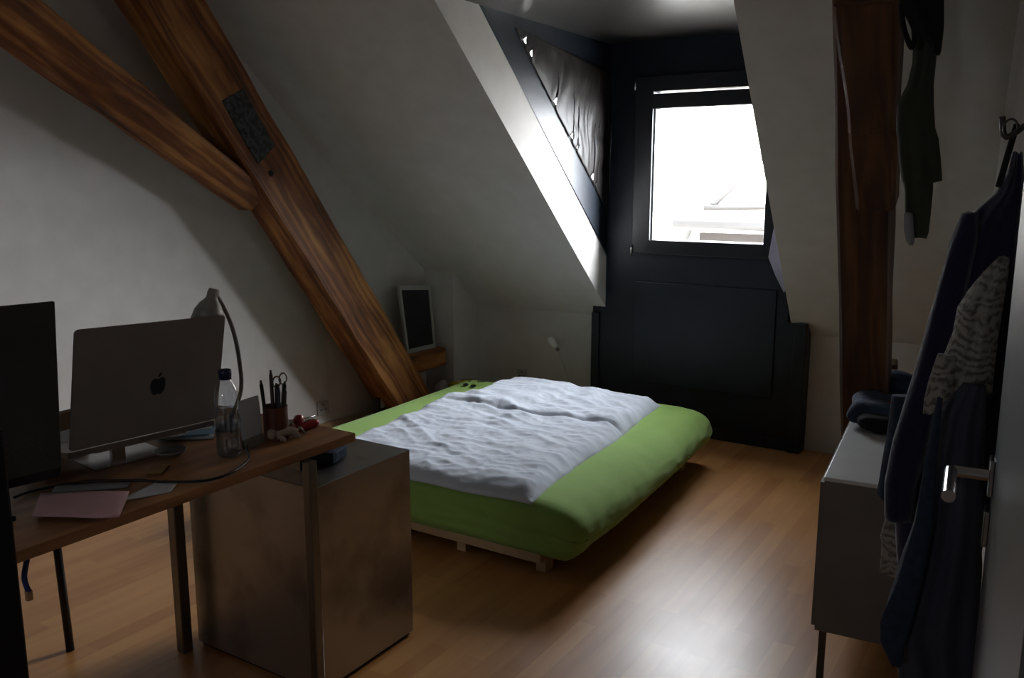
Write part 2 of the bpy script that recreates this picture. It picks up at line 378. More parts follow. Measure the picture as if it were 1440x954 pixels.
# ------------------------------------------------------------------ window in the dormer
bm = B(); S = .045
fx0, fx1, fz0, fz1 = U(888, 340, 'y', YB-.03).x, -1.29, U(888, 356, 'y', YB-.03).z, 2.10
for a in ((fx0, WX0+.012, fz0, fz1), (WX1-.012, fx1, fz0, fz1), (WX0, WX1, fz0, WZ0), (WX0, WX1, WZ1, fz1)): box(bm, a[0], a[1], YB-.03, YB+.03, a[2], a[3])
win = struct('window_1', bm, M['frame'], bevel=.004)
bm = B(); box(bm, WX0, WX1, YB+.05, YB+.056, WZ0, WZ1); obj('pane', bm, M['pane'], win)
bm = B()
for a in ((WX0+.012, WX0+.022, WZ0, 1.93), ): box(bm, a[0], a[1], YB-.008, YB+.004, a[2], a[3])
obj('blind_guide', bm, M['grey'], win)
zb = U(918, 154, 'y', YB).z
bm = B(); box(bm, WX0+.006, WX1-.0, YB-.035, YB+.035, zb, zb+.085); obj('blind_cassette', bm, M['frame'], win, bevel=.006)
for z in (2.06, fz0+.02):
    bm = B(); tube(bm, [(fx0+.002, YB-.036, z-.035), (fx0+.002, YB-.036, z+.035)], .007); obj('hinge', bm, M['chrome'], win, smooth=True)
# ------------------------------------------------------------------ neighbouring house seen through the window
YH = 13.0
g0 = U(955, 313, 'y', YH); g1 = U(1110, 318, 'y', YH)
ho = thing('neighbouring_house', (g0.x, YH, -6), 'pale house with tiled roof seen through the bright dormer window', 'house')
bm = B(); box(bm, g0.x+.15, g1.x+6, YH+.5, YH+7, -6, g0.z-.02); obj('wall', bm, M['ext'], ho)
def rp(px, py):   # point on the neighbour's roof plane (40 deg)
    d = U(px, py, 'y', 5)-EYE; k = .6
    t = (g0.z+.05-H-k*(YH-.1))/(d.z-k*d.y); return EYE+d*t
rA, rBq, rC, rD = V((g0.x-.3, YH-.1, g0.z+.05)), V((g1.x+6, YH-.1, g0.z+.05)), V((g1.x+6, YH+13, g0.z+.05+.6*13.1)), V((g0.x+1.2, YH+13, g0.z+.05+.6*13.1))
bm = B(); hexa(bm, [rA, rBq, rC, rD], [p-V((0, 0, .15)) for p in (rA, rBq, rC, rD)]); hro = obj('roof', bm, M['roof'], ho)
bm = B(); tube(bm, [g0+V((0, -.2, 0)), g1+V((6, -.2, -.0))], .085); obj('gutter', bm, M['gutter'], hro, smooth=True)
bm = B(); tube(bm, [g0+V((.25, -.1, 0)), g0+V((.1, .1, -.2)), g0+V((-.1, .4, -.45)), g0+V((-.1, .45, -3))], .05); obj('downpipe', bm, M['gutter'], ho, smooth=True)
bm = B(); a = U(985, 327, 'y', YH+.5); b = U(1110, 327, 'y', YH+.5); box(bm, a.x, b.x+2, YH+.46, YH+.52, a.z-.9, a.z); obj('opening', bm, M['exdark'], ho)
bm = B(); tube(bm, [rp(1002, 293)+V((0, 0, .05)), rp(1100, 195)+V((0, 0, .05))], .055); obj('ridge', bm, M['gutter'], hro, smooth=True)
bm = B(); tube(bm, [rp(990, 294)+V((0, 0, .02)), rp(1110, 293)+V((0, 0, .02))], .05); obj('flashing', bm, M['gutter'], hro, smooth=True)
# a second, further roof on the left of the view
YF = 34; q0 = U(850, 262, 'y', YF); q1 = U(1000, 182, 'y', YF)
h2 = thing('distant_house', (q0.x-4, YF, -6), 'far pale roof rising behind the nearer house outside the window', 'house')
bm = B(); box(bm, q0.x-4, q1.x-.3, YF+.3, YF+6, -6, q0.z); obj('wall', bm, M['ext'], h2)
rr = [V((q0.x-4.3, YF, q0.z)), V((q1.x, YF, q0.z)), V((q1.x, YF+5, q1.z+.6)), V((q0.x-4.3, YF+5, q1.z+.6))]
bm = B(); hexa(bm, rr, [p-V((0, 0, .2)) for p in rr]); obj('roof', bm, M['ext'], h2)
bm = B(); box(bm, -40, 40, 6.5, 60, -6.1, -6); g = struct('ground', bm, M['ext'])
# ------------------------------------------------------------------ black curtain over the triangular light
bm = B(); A3 = V((0, ta[0]-.035, ta[1]+.012)); B3 = V((0, tb[0]+.029, tb[1]-.036)); C3 = V((0, tc_[0]+.029, tc_[1]+.03))
gaps = [(.07, .020), (.125, .012), (.365, .018), (.55, .017), (.61, .010), (.79, .017), (.84, .014), (.965, .009)]
nu, nv = 150, 26; G = []
nrm = V((0, -(tb[1]-ta[1]), (tb[0]-ta[0]))).normalized()
Lh = (V((0,)+tb)-V((0,)+ta)).length
for i in range(nu+1):
    t = i/nu; h = A3.lerp(B3, t); k = A3.lerp(C3, t)
    cut = .008*noise.noise(V((t*30, 0, 0)))
    for (gt, gs) in gaps:
        d = abs(t-gt)*Lh
        if d < gs: cut += (.048+gs*.6)*math.sqrt(max(0, 1-(d/gs)**2))
    h = h + nrm*(max(0, cut)-.016)
    row = []
    for j in range(nv+1):
        s = j/nv; p = h.lerp(k, s)
        amp = .006+.010*s*(1-s)*4*(0.3+t)
        fold = math.sin((p.y*38+2.2*noise.noise(V((p.y*4, p.z*3, 0)))*3))*.5+.9*noise.noise(V((p.y*9, p.z*2.2, 2)))
        row.append(bm.verts.new((XD+.007+amp*abs(fold)*min(1, s*4+.15)*min(1, (1-s)*7), p.y, p.z)))
    G.append(row)
for i in range(nu):
    for j in range(nv): bm.faces.new((G[i][j], G[i+1][j], G[i+1][j+1], G[i][j+1]))
cu = obj('black_curtain', bm, M['curtain'], smooth=True, origin=(XD+.02, 4.5, 1.9))
sm = cu.modifiers.new('s', 'SOLIDIFY'); sm.thickness = .003; sm.offset = 1
tag(cu, 'black satin curtain pinned over the triangular side light left of the window', 'curtain')
bm = B(); tube(bm, [V((XD+.004, ta[0]-.05, ta[1]+.012)), V((XD+.004, tb[0]+.018, tb[1]-.045))], .0022, 6); obj('cord', bm, M['cable'], cu)
# ------------------------------------------------------------------ old timber on the left
XF = -3.40
a0, a1 = U(549, 560, 'x', XF), U(200, 0, 'x', XF)      # lower arris
o0, o1 = U(607, 556, 'x', XF), U(290, 0, 'x', XF)      # upper outline
def along(p, q, z): f = (z-p.z)/(q.z-p.z); return p.lerp(q, f)
T = .19
def mid(a, b): return (a+b)/2
da = (a1-a0).normalized(); do = (o1-o0).normalized()
wlo = ((o0-a0)-(o0-a0).dot(do)*do).length; whi = ((o1-a1)-(o1-a1).dot(do)*do).length
cl, ch_ = mid(o0, a0-da*(a0-o0).dot(da)*-1 if False else a0+da*((o0-a0).dot(da))), mid(o1, a1+da*((o1-a1).dot(da)))
dd = (ch_-cl).normalized()
cl2 = cl - dd*(cl.z/dd.z)+V((0, 0, .0)); ch2 = ch_+dd*.28
f_lo = (cl2-cl).dot(dd)/(ch_-cl).length; f_hi = (ch2-cl).dot(dd)/(ch_-cl).length
W = lambda f: wlo+(whi-wlo)*f
mb = beamobj('timber_beam', cl2+V((-T/2, 0, .02)), ch2+V((-T/2, 0, 0)), (0, 1, 1), W(f_lo), W(f_hi), (1, 0, 0), T, T, M['beam'], seed=1, n=40)
tag(mb, 'thick inclined old timber beam rising from beside the bed to the upper left', 'beam')
# strut meeting it from the left
su0, su1 = U(352, 252, 'x', XF), U(66, 0, 'x', XF); sl0, sl1 = U(345, 268, 'x', XF), U(0, 41, 'x', XF)
dm = (mid(su1, sl1)-mid(su0, sl0)).normalized()
c0 = U(352, 262, 'x', XF)-dm*.05
um = U(144, 61, 'x', XF); lm = U(101, 107, 'x', XF)
hi_c = mid(U(66, 0, 'x', XF), U(20, 50, 'x', XF)); dm = (hi_c-c0).normalized()
whi2 = (U(66, 0, 'x', XF)-U(0, 41, 'x', XF)); whi2 = (whi2-dm*whi2.dot(dm)).length
sb = beamobj('timber_strut', c0-dm*.09+V((-.118, 0, 0)), hi_c+dm*.7+V((-.10, 0, 0)), (0, 1, 1), .115, whi2*1.12, (1, 0, 0), .18, .18, M['beam'], seed=5, n=34, hew=(.10, .075))
tag(sb, 'curved old timber strut joining the inclined beam from the upper left', 'beam')
# short stub beam behind its foot
s0 = U(627, 489, 'x', -3.41); s1 = U(627, 514, 'x', -3.41)
stb = beamobj('timber_stub', (-3.51, 4.0, (s0.z+s1.z)/2), (-3.51, min(s0.y, 4.61), (s0.z+s1.z)/2), (0, 0, 1), s0.z-s1.z, s0.z-s1.z, (1, 0, 0), .2, .2, M['beam'], seed=9, n=12)
tag(stb, 'short horizontal timber stub behind the beam foot carrying the framed slate', 'beam')
# plaque set in the big beam
pa, pb, pc, pd = [U(a, b, 'x', XF+.006) for a, b in ((312, 142), (343, 124), (387, 206), (364, 231))]
bm = B(); hexa(bm, [pa, pb, pc, pd], [p-V((.02, 0, 0)) for p in (pa, pb, pc, pd)])
pq = obj('dark_plaque', bm, M['plaque'], origin=(pa+pc)/2, bevel=.003); tag(pq, 'dark speckled metal plaque on the face of the big inclined beam', 'plaque')
bm = B(); lathe(bm, [(.0, 0), (.016, 0), (.014, .004), (0, .005)], U(381, 244, 'x', XF+.004), 12, (1, 0, 0))
kn = obj('iron_peg', bm, M['deep'], origin=U(381, 244, 'x', XF)); tag(kn, 'dark peg head in the big beam just below the plaque', 'peg')
# framed slate on the stub
zt = s0.z+.002
pBL, pBR = U(573, 498, 'z', zt), U(613, 489, 'z', zt)
pTL, pTR = U(561, 402, 'x', pBL.x-.05), U(605, 402, 'x', pBR.x-.05)
fr = thing('framed_slate', pBL, 'small dark slate board in a pale frame leaning on the timber stub', 'picture')
bm = B(); Q = [pBL, pBR, pTR, pTL]; off = V((-.018, 0, 0))
cen = sum(Q, V())/4; I = [p.lerp(cen, .13) for p in Q]
for i in range(4):
    a, b, c, d = Q[i], Q[(i+1) % 4], I[(i+1) % 4], I[i]
    hexa(bm, [a, b, c, d], [p+off for p in (a, b, c, d)])
frm = obj('frame', bm, M['whitewood'], fr)
I2 = [p+V((-.004, 0, 0)) for p in I]
bm = B(); hexa(bm, I2, [p+off*.8 for p in I2]); obj('slate_panel', bm, M['slate'], frm)
# ------------------------------------------------------------------ right-hand post and brace
XP = -.68
P0, P1 = U(1183, 600, 'x', XP), U(1174, 0, 'x', XP)
dp = (P1-P0).normalized()
def postL(z): return P0+dp*((z-P0.z)/dp.z)
q = postL(.6); w_lo = U(1246, 540, 'y', q.y).x-XP
b0, b1 = postL(0.0), postL(2.28)
wdt = w_lo; dep = .17
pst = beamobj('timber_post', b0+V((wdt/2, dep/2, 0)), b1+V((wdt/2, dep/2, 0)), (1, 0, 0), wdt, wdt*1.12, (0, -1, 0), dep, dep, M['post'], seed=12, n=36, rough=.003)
tag(pst, 'dark brown timber post standing behind the white cabinet', 'beam')
y0 = postL(U(1210, 285, 'y', 3.3).z).y-.045
bl, brr = U(1203, 284, 'y', y0), U(1258, 284, 'y', y0)
ym = y0-.17
ml, mr = U(1194, 168, 'y', ym), U(1260, 168, 'y', ym)
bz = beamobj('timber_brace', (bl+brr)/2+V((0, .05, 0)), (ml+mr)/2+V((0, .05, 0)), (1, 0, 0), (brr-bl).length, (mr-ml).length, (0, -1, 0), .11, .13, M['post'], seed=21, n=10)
tag(bz, 'stepped brown timber brace fixed on the front of the upper post', 'beam')
yt_ = ym-.35
tl, tr_ = U(1174, -20, 'y', yt_), U(1263, -20, 'y', yt_)
ml2, mr2 = U(1193, 168, 'y', ym-.035), U(1259, 168, 'y', ym-.035)
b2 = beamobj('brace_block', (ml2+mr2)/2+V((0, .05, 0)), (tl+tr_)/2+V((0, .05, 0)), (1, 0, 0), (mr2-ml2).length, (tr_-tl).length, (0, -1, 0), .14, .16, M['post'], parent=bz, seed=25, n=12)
# ------------------------------------------------------------------ bed
bed = thing('futon_bed', (-2.2, 3.5, 0), 'low futon bed with a green fitted sheet on a pale slatted frame', 'bed')
bm = B()
for x in (-2.9, -2.56, -2.2, -1.84, -1.61): box(bm, x-.025, x+.025, 2.76, 4.3, .055, .082)
box(bm, -2.93, -1.57, 2.69, 2.75, .058, .096); box(bm, -2.93, -1.57, 4.2, 4.26, .058, .096)
for i in range(14): y = 2.86+i*.095; box(bm, -2.91, -1.58, y, y+.06, .080, .092)
obj('slatted_frame', bm, M['pine'], bed, bevel=.003)
for (x, y) in ((-1.975, 2.765), (-1.60, 2.775), (-2.88, 2.775), (-1.60, 4.2), (-2.88, 4.2)):
    bm = B(); box(bm, x-.022, x+.022, y-.03, y+.03, 0, .075); obj('leg', bm, M['pine'], bed, bevel=.002)
# mattress: corner points on the ground, soft edges, sheet creases
cNL, cNR, cFR, cFL = V((-2.99, 2.63, 0)), V((-1.42, 2.665, 0)), V((-1.52, 4.39, 0)), V((-3.03, 4.29, 0))
bm = B(); t = B(); bmesh.ops.create_cube(t, size=2); bmesh.ops.subdivide_edges(t, edges=t.edges, cuts=46, use_grid_fill=True)
mp = {}
for v in t.verts:
    x, y, z = v.co
    hx, hy, hz, rr_ = .78, .86, .11, .062
    p = V((x*hx, y*hy, z*hz)); qv = V((max(-hx+rr_, min(hx-rr_, p.x)), max(-hy+rr_, min(hy-rr_, p.y)), max(-hz+rr_, min(hz-rr_, p.z))))
    dv = p-qv
    if dv.length > 1e-6: p = qv+dv.normalized()*rr_
    sx, sy = (p.x/hx+1)/2, (p.y/hy+1)/2
    g_ = cNL.lerp(cNR, sx).lerp(cFL.lerp(cFR, sx), sy)
    zz = .197+p.z
    side = max(0, (sx-.9)/.1)                                   # right flank bulges out and sags
    g_.x += .065*side*math.sin(math.pi*max(0, min(1, (zz-.105)/.2)))*(.6+.4*math.sin(sy*math.pi))
    zz += -.018*side*(1 if z > 0 else .2)
    cr_ = noise.noise(V((g_.x*3, g_.y*3, zz*8)))*.012
    dr = side*(abs(noise.noise(V((g_.x*6+g_.y*10, g_.y*5-zz*14, 1))))*.018)
    fl = max(0, 1-sy*10)*noise.noise(V((g_.x*5, zz*30, 4)))*.008
    mp[v] = bm.verts.new((g_.x-dr, g_.y-fl, zz+cr_*(.4 if z > 0 else .6)))
for f in t.faces: bm.faces.new([mp[v] for v in f.verts])
t.free()
obj('mattress', bm, M['mattress'], bed, smooth=True)
# duvet
Rp = [U(a, b, 'z', .315) for a, b in ((748, 703), (781, 678), (806, 656), (856, 627), (878, 609), (903, 588), (926, 572))]
Lp = [U(a, b, 'z', .315) for a, b in ((516, 609), (570, 587), (620, 567), (665, 561))]
Lp = [V((Lp[0].x+.02, 2.68, 0))]+Lp
def interp(P, y):
    if y <= P[0].y: return P[0].x
    for a, b in zip(P, P[1:]):
        if y <= b.y: return a.x+(b.x-a.x)*(y-a.y)/max(1e-6, b.y-a.y)
    return P[-1].x
yn = 2.66; yf = max(Rp[-1].y, Lp[-1].y)
du = B(); nx, ny = 150, 170; TOP = []; BOT = []
def yfar(s): return 4.23+.05*s+.02*math.sin(s*7)
for i in range(ny+1):
    v_ = i/ny; r1, r2 = [], []
    for j in range(nx+1):
        s = j/nx
        yN = 2.675-.03*math.sin(s*3.1)+.012*noise.noise(V((s*6, 0, 3)))
        y = yN+(yfar(s)-yN)*v_
        x = interp(Lp, y)+(interp(Rp, y)-interp(Lp, y))*s
        x += .012*noise.noise(V((y*6, s*2, 8)))
        e = min(s, 1-s)*1.25; ev = min(v_, 1-v_)*1.55
        edge = math.sin(min(1, e/.10)*math.pi/2)**.8*math.sin(min(1, ev/.09)*math.pi/2)**.8; edge *= 1+.25*noise.noise(V((x*7, y*7, 11)))
        qq = max(0, min(1, (v_-.3)/.5)); th = .040+.042*qq*qq*(3-2*qq)*(.75+.25*math.sin(s*5))
        w = V((x*2.6, y*3.2, 0)); wv = noise.noise_vector(w*1.3)*.35
        n1 = 1-abs(noise.noise(V((x*3.0+wv.x, y*9+x*3+wv.y, 0))))*2.2
        n2 = 1-abs(noise.noise(V((x*8+wv.x*2+3, y*17-x*3, 5))))*2
        n3 = 1-abs(noise.noise(V((x*22+y*9, y*26+wv.y*4, 9))))*2
        wr = .007*n1+.0042*n2+.0026*n3
        dpx = (y-(3.60+.10*(s-.5)+.02*math.sin(s*9)))             # fold between the two halves
        crease = -.017*math.exp(-(dpx/.013)**2)*min(1, s*2) + .008*math.exp(-((dpx-.05)/.04)**2)
        z = .306+(th+wr+crease)*edge
        r1.append(du.verts.new((x, y, z)))
        zb_ = .300
        r2.append(du.verts.new((x, y, zb_)) if False else None)
    TOP.append(r1)
for i in range(ny):
    for j in range(nx): du.faces.new((TOP[i][j], TOP[i][j+1], TOP[i+1][j+1], TOP[i+1][j]))
rim = [TOP[0][j] for j in range(nx)]+[TOP[i][nx] for i in range(ny)]+[TOP[ny][j] for j in range(nx, 0, -1)]+[TOP[i][0] for i in range(ny, 0, -1)]
low = [du.verts.new((v.co.x, v.co.y, .297)) for v in rim]
for k in range(len(rim)): du.faces.new((rim[k], low[k], low[(k+1) % len(rim)], rim[(k+1) % len(rim)]))
du.faces.new(low)
dv_ = obj('duvet', du, M['duvet'], smooth=True, origin=(-2.1, 3.4, .3)); tag(dv_, 'crumpled white duvet spread over the green mattress', 'duvet')
# sunglasses left on the head end
gb = U(655, 543, 'z', .31)
sg = thing('sunglasses', gb, 'dark folded sunglasses on the far left corner of the green mattress', 'glasses')
bm = B()
for dx in (0, .055): lathe(bm, [(.0, -.0015), (.016, -.0015), (.018, 0), (.016, .0015), (0, .0015)], gb+V((dx, 0, .008)), 14, (0.1, -.2, 1))
obj('lenses', bm, M['blackp'], sg)
bm = B(); tube(bm, [gb+V((-.03, 0, .035)), gb+V((-.02, .09, .02))], .003, 6); tube(bm, [gb+V((.085, 0, .035)), gb+V((.08, .09, .02))], .003, 6); tube(bm, [gb+V((.02, 0, .033)), gb+V((.035, 0, .033))], .003, 6); obj('temple', bm, M['blackp'], sg)
# ------------------------------------------------------------------ clip lamp, sockets at the head of the bed
l0, l1, l2 = U(776, 478, 'y', 4.83), U(783, 490, 'y', 4.83), U(800, 533, 'y', 4.84)
la = thing('reading_lamp', l2+V((0, 0, -.1)), 'small white reading lamp on a thin stem against the low wall by the bed', 'lamp')
ax = (U(768, 468, 'y', 4.83)-l1).normalized()
bm = B(); lathe(bm, [(.008, 0), (.018, .01), (.026, .035), (.028, .055), (.022, .078), (.010, .088), (0, .09)], l1, 20, ax); obj('lamp_shade', bm, M['bulb'], la, smooth=True)
bm = B(); lathe(bm, [(.011, -.02), (.012, 0), (.010, .006)], l1, 14, ax); obj('collar', bm, M['steel'], la, smooth=True)
bm = B(); tube(bm, [l1, U(790, 507, 'y', 4.83), l2, U(806, 552, 'y', 4.84), V((U(806, 552, 'y', 4.84).x, 4.85, .0))], .0045, 8, k=5); obj('stem', bm, M['wcable'], la, smooth=True)
def socket(name, c, nrm, label, s=.08, grp=None):
    c = V(c); n = V(nrm).normalized(); x = n.cross(V((0, 0, 1))).normalized(); z = V((0, 0, 1))
    t_ = thing(name, c, label, 'socket', grp)
    bm = B(); P = [c+x*a*s/2+z*b*s/2 for a, b in ((-1, -1), (1, -1), (1, 1), (-1, 1))]; hexa(bm, P, [p+n*.012 for p in P]); cp_ = obj('cover_plate', bm, M['grey'], t_, bevel=.003)
    for a, b in ((0, .26), (-.2, -.12), (.2, -.12)):
        bm = B()
        for k, l in ((-.07, 0), (.07, 0), (0, .06)): lathe(bm, [(0, 0), (.0032, 0), (.0032, .001), (0, .001)], c+n*.0122+x*(a+k)*s+z*(b+l)*s, 8, n)
        obj('outlet', bm, M['deep'], cp_)
    return t_
yw = 3.72; cs = U(453, 574, 'x', xl(yw))
yw = cs.y; cs = U(453, 574, 'x', xl(yw)); cs.x = xl(cs.y)
socket('wall_socket', cs, (1, -.133, 0), 'white triple wall socket on the left wall above the desk end', .085)
cs2 = U(735, 527, 'y', YK)
socket('bedside_socket', cs2, (0, -1, 0), 'pale wall socket on the knee wall at the bed head', .075)
# things on the floor between bed and left wall
def lump(name, c, s, m, label, cat, seed=0, amp=.02, freq=12, r=.05, rz=0, cuts=7, smooth=True):
    bm = B(); rbox(bm, V(c)+V((0, 0, s[2]/2)), s, r, cuts, rz, amp, freq, seed)
    zmin = min(v.co.z for v in bm.verts)
    for v in bm.verts: v.co.z += c[2]-zmin
    o = obj(name, bm, m, smooth=smooth, origin=c); return tag(o, label, cat)
lump('yellow_cloth', (-3.20, 4.47, 0), (.17, .14, .22), M['yellow'], 'crumpled yellow cloth in the corner between beam foot and bed', 'cloth', 3, .04, 14)
lump('white_bundle', (-3.37, 4.47, 0), (.08, .08, .22), M['paper'], 'white bundle tucked behind the beam foot under the stub', 'bundle', 5, .02)
lump('white_tissue', (-3.17, 4.66, 0), (.12, .10, .17), M['paper'], 'crumpled white tissue beside the yellow cloth', 'tissue', 8, .03)
bp_ = U(525, 582, 'z', .03)
ps = thing('power_strip', (-3.58, 4.16, 0), 'white power strip on the floor along the left wall', 'power strip', rz=math.radians(-7))
bm = B(); box(bm, -.03, .03, -.17, .17, 0, .045); psb = obj('body', bm, M['grey'], ps, local=True, bevel=.006)
for i in range(3):
    bm = B(); lathe(bm, [(0, .0455), (.018, .0455), (.018, .047), (0, .047)], (0, -.1+.09*i, 0), 14); obj('outlet', bm, M['deep'], psb, local=True)
ad = U(538, 567, 'x', -3.5)
at_ = thing('power_adapter', (ad.x, ad.y, 0), 'small power adapter standing in the shadow of the beam foot', 'adapter')
bm = B(); box(bm, ad.x-.04, ad.x, ad.y-.035, ad.y+.035, 0, ad.z+.035); obj('body', bm, M['blackp'], at_, bevel=.004)
bm = B(); box(bm, ad.x, ad.x+.003, ad.y-.02, ad.y+.02, ad.z-.03, ad.z+.03); o = obj('label_plate', bm, M['grey'], at_); o['label'] = 'pale plate'
bm = B(); tube(bm, [(-3.47, 4.5, .012), (-3.46, 4.3, .01), (-3.50, 4.16, .01), (-3.53, 4.0, .012), (-3.54, 3.86, .01), (-3.50, 3.7, .01)], .006, 8, k=5)
o = obj('floor_cable', bm, M['cable'], smooth=True, origin=(-3.48, 4.2, .01)); tag(o, 'black cable lying on the floor beside the power strip', 'cable')
# ------------------------------------------------------------------ desk
ZT = .77; th = .026
eR = U(500, 609, 'z', ZT); XE = eR.x; YE = eR.y; XBk = XE-.80; YD0 = .35
dk = thing('desk', (XE-.4, 1.1, 0), 'wooden desk with thin metal legs under the computers at left', 'desk')
bm = B(); box(bm, XBk, XE, YD0, YE, ZT-th, ZT); obj('tabletop', bm, M['desk'], dk, bevel=.002)
lf = U(441, 800, 'y', 1.635); 
for (x, y, s_, m_) in ((lf.x, 1.635, .0145, 'steel'), (-2.278, 1.622, .018, 'steel')):
    bm = B(); box(bm, x-s_, x+s_, y-s_, y+s_, 0, ZT-th); obj('leg', bm, M[m_], dk, bevel=.003)
bm = B(); box(bm, -2.28, lf.x-.02, 1.62, 1.645, ZT-th-.03, ZT-th); obj('crossbar', bm, M['steel'], dk)
lb = U(99, 915, 'z', 0); ltp = U(80, 768, 'y', lb.y+.02)
bm = B(); tube(bm, [lb, lb+(ltp-lb)*1.0, V((lb+(ltp-lb)*1.0)) + (ltp-lb).normalized()*((ZT-th-ltp.z)/((ltp-lb).normalized().z))], .013, 12); obj('leg', bm, M['blackp'], dk, smooth=True)
for (x, y) in ((XE-.05, .42), (XBk+.08, .45)):
    bm = B(); box(bm, x-.018, x+.018, y-.018, y+.018, 0, ZT-th); obj('leg', bm, M['steel'], dk)
# raw steel box under the desk end
bx0, bx1, by0, by1, bh = -2.275, -1.722, 1.672, 2.105, .646
mc = thing('steel_drawer_box', ((bx0+bx1)/2, (by0+by1)/2, 0), 'raw stained steel box standing under the desk end beside the bed', 'cabinet')
bm = B(); box(bm, bx0, bx1, by0, by1, .012, bh); obj('body', bm, M['zinc'], mc, bevel=.0025)
bm = B(); box(bm, bx0+.01, bx1-.01, by0+.01, by1-.01, 0, .012); obj('plinth', bm, M['deep'], mc)
bp0 = U(460, 652, 'z', bh)
bm = B(); rbox(bm, bp0+V((-.04, 0.02, .022)), (.13, .10, .042), .01, 4, .3); o = obj('blue_packet', bm, M['bag'], origin=bp0); tag(o, 'dark blue packet lying on the steel box below the desk edge', 'packet')
# black tall piece at the left edge of the frame
bq = U(43, 954, 'x', -.9)
ct = thing('black_cabinet', (-1.15, .3, 0), 'tall black cabinet cut off by the left edge of the photo', 'cabinet')
bm = B(); box(bm, -1.35, -.9, .0, bq.y, .03, 1.25); obj('body', bm, M['blackp'], ct, bevel=.003)
bm = B(); box(bm, -1.33, -.92, .02, bq.y-.02, 0, .03); obj('plinth', bm, M['deep'], ct)
# ------------------------------------------------------------------ on the desk
def T_(px, py, dz=0): return U(px, py, 'z', ZT+dz)
# laptop on a stand
zb1, zt1 = .865, 1.145
BL, BR = U(98, 636, 'z', zb1), U(305, 589, 'z', zb1); TL = U(105, 464, 'z', zt1)
pn = (BR-BL).cross(TL-BL); dr_ = U(317, 443, 'z', zt1)-EYE; TR = EYE+dr_*((BL-EYE).dot(pn)/dr_.dot(pn))
ctr = (BL+BR)/2
lp = thing('laptop', ctr, 'open aluminium laptop seen from behind with a black fruit logo', 'laptop')
ex = (BR-BL).normalized(); ey = ((TL+TR)/2-ctr); hgt = ey.length; ey.normalize(); nn = ex.cross(ey).normalized()
if nn.dot(EYE-ctr) < 0: nn = -nn
def rquad(Q, r, n=5):
    out = []
    for i in range(4):
        p = Q[i]; a = (Q[i-1]-p).normalized(); b = (Q[(i+1) % 4]-p).normalized()
        for k in range(n+1):
            th_ = k/n*math.pi/2
            out.append(p+a*r*(1-math.sin(th_))+b*r*(1-math.cos(th_)))
    return out
bm = B(); R4 = rquad([BL, BR, TR, TL], .010); hexa(bm, R4, [p-nn*.006 for p in R4]); lid = obj('lid', bm, M['alu'], lp)
bm = B(); Q4 = [p.lerp((BL+BR+TL+TR)/4, .04)-nn*.0065 for p in (BL, BR, TR, TL)]; hexa(bm, Q4, [p-nn*.0006 for p in Q4]); obj('screen', bm, M['blackp'], lid)
back = V((-ex.y, ex.x, 0)); back = back if back.x < 0 else -back    # towards the wall
kb = [BL+back*.004-V((0, 0, .004)), BR+back*.004-V((0, 0, .004)), BR+back*.25-V((0, 0, .045)), BL+back*.25-V((0, 0, .045))]
bm = B(); kr = rquad(kb, .012); hexa(bm, kr, [p-V((0, 0, .014)) for p in kr]); obj('base', bm, M['alu'], lp)
body = [(0, .34), (.08, .37), (.2, .42), (.33, .39), (.42, .30), (.34, .22), (.29, .12), (.29, 0), (.35, -.11), (.44, -.17), (.38, -.33), (.28, -.47), (.18, -.53), (.08, -.50), (0, -.48), (-.08, -.5), (-.18, -.53), (-.28, -.47), (-.38, -.30), (-.44, -.1), (-.45, .1), (-.38, .28), (-.27, .39), (-.15, .41), (-.06, .37)]
leaf = [(0, .46), (0, .56), (.06, .66), (.16, .72), (.2, .73), (.2, .62), (.14, .52), (.06, .46)]
lc = BL.lerp(BR, .545).lerp(TL.lerp(TR, .545), .42); ks = .046
bm = B()
for poly in (body, leaf):
    P = [lc+ex*a*ks+ey*b*ks+nn*.0003 for a, b in poly]; hexa(bm, P, [p+nn*.0006 for p in P])
bmesh.ops.triangulate(bm, faces=[f for f in bm.faces if len(f.verts) > 4])
obj('logo', bm, M['blackp'], lid)
# stand
st = thing('laptop_stand', V((ctr.x-.12, ctr.y, ZT)), 'low aluminium stand holding up the laptop on the desk', 'stand')
zk = zb1-.004-.045-.016
s_c = ctr+back*.14
bm = B(); tr4 = [ctr+back*.03+ex*-.12, ctr+back*.03+ex*.12, ctr+back*.23+ex*.12, ctr+back*.23+ex*-.12]
zz_ = [zb1-.0235, zb1-.0235, zb1-.060, zb1-.060]
A4 = [V((p.x, p.y, z)) for p, z in zip(tr4, zz_)]; hexa(bm, A4, [p-V((0, 0, .005)) for p in A4]); obj('tray', bm, M['chrome'], st)
bm = B(); f4 = [ctr+back*.09-ex*.1, ctr+back*.09+ex*.1, ctr+back*.27+ex*.1, ctr+back*.27-ex*.1]; f4 = [V((p.x, p.y, ZT)) for p in f4]; hexa(bm, f4, [p+V((0, 0, .005)) for p in f4]); obj('foot', bm, M['chrome'], st)
bm = B(); n4 = [ctr+back*.10-ex*.05, ctr+back*.10+ex*-.015, ctr+back*.115+ex*-.015, ctr+back*.115-ex*.05]; hexa(bm, [V((p.x, p.y, ZT+.004)) for p in n4], [V((p.x, p.y, zb1-.040)) for p in n4]); obj('neck', bm, M['chrome'], st)
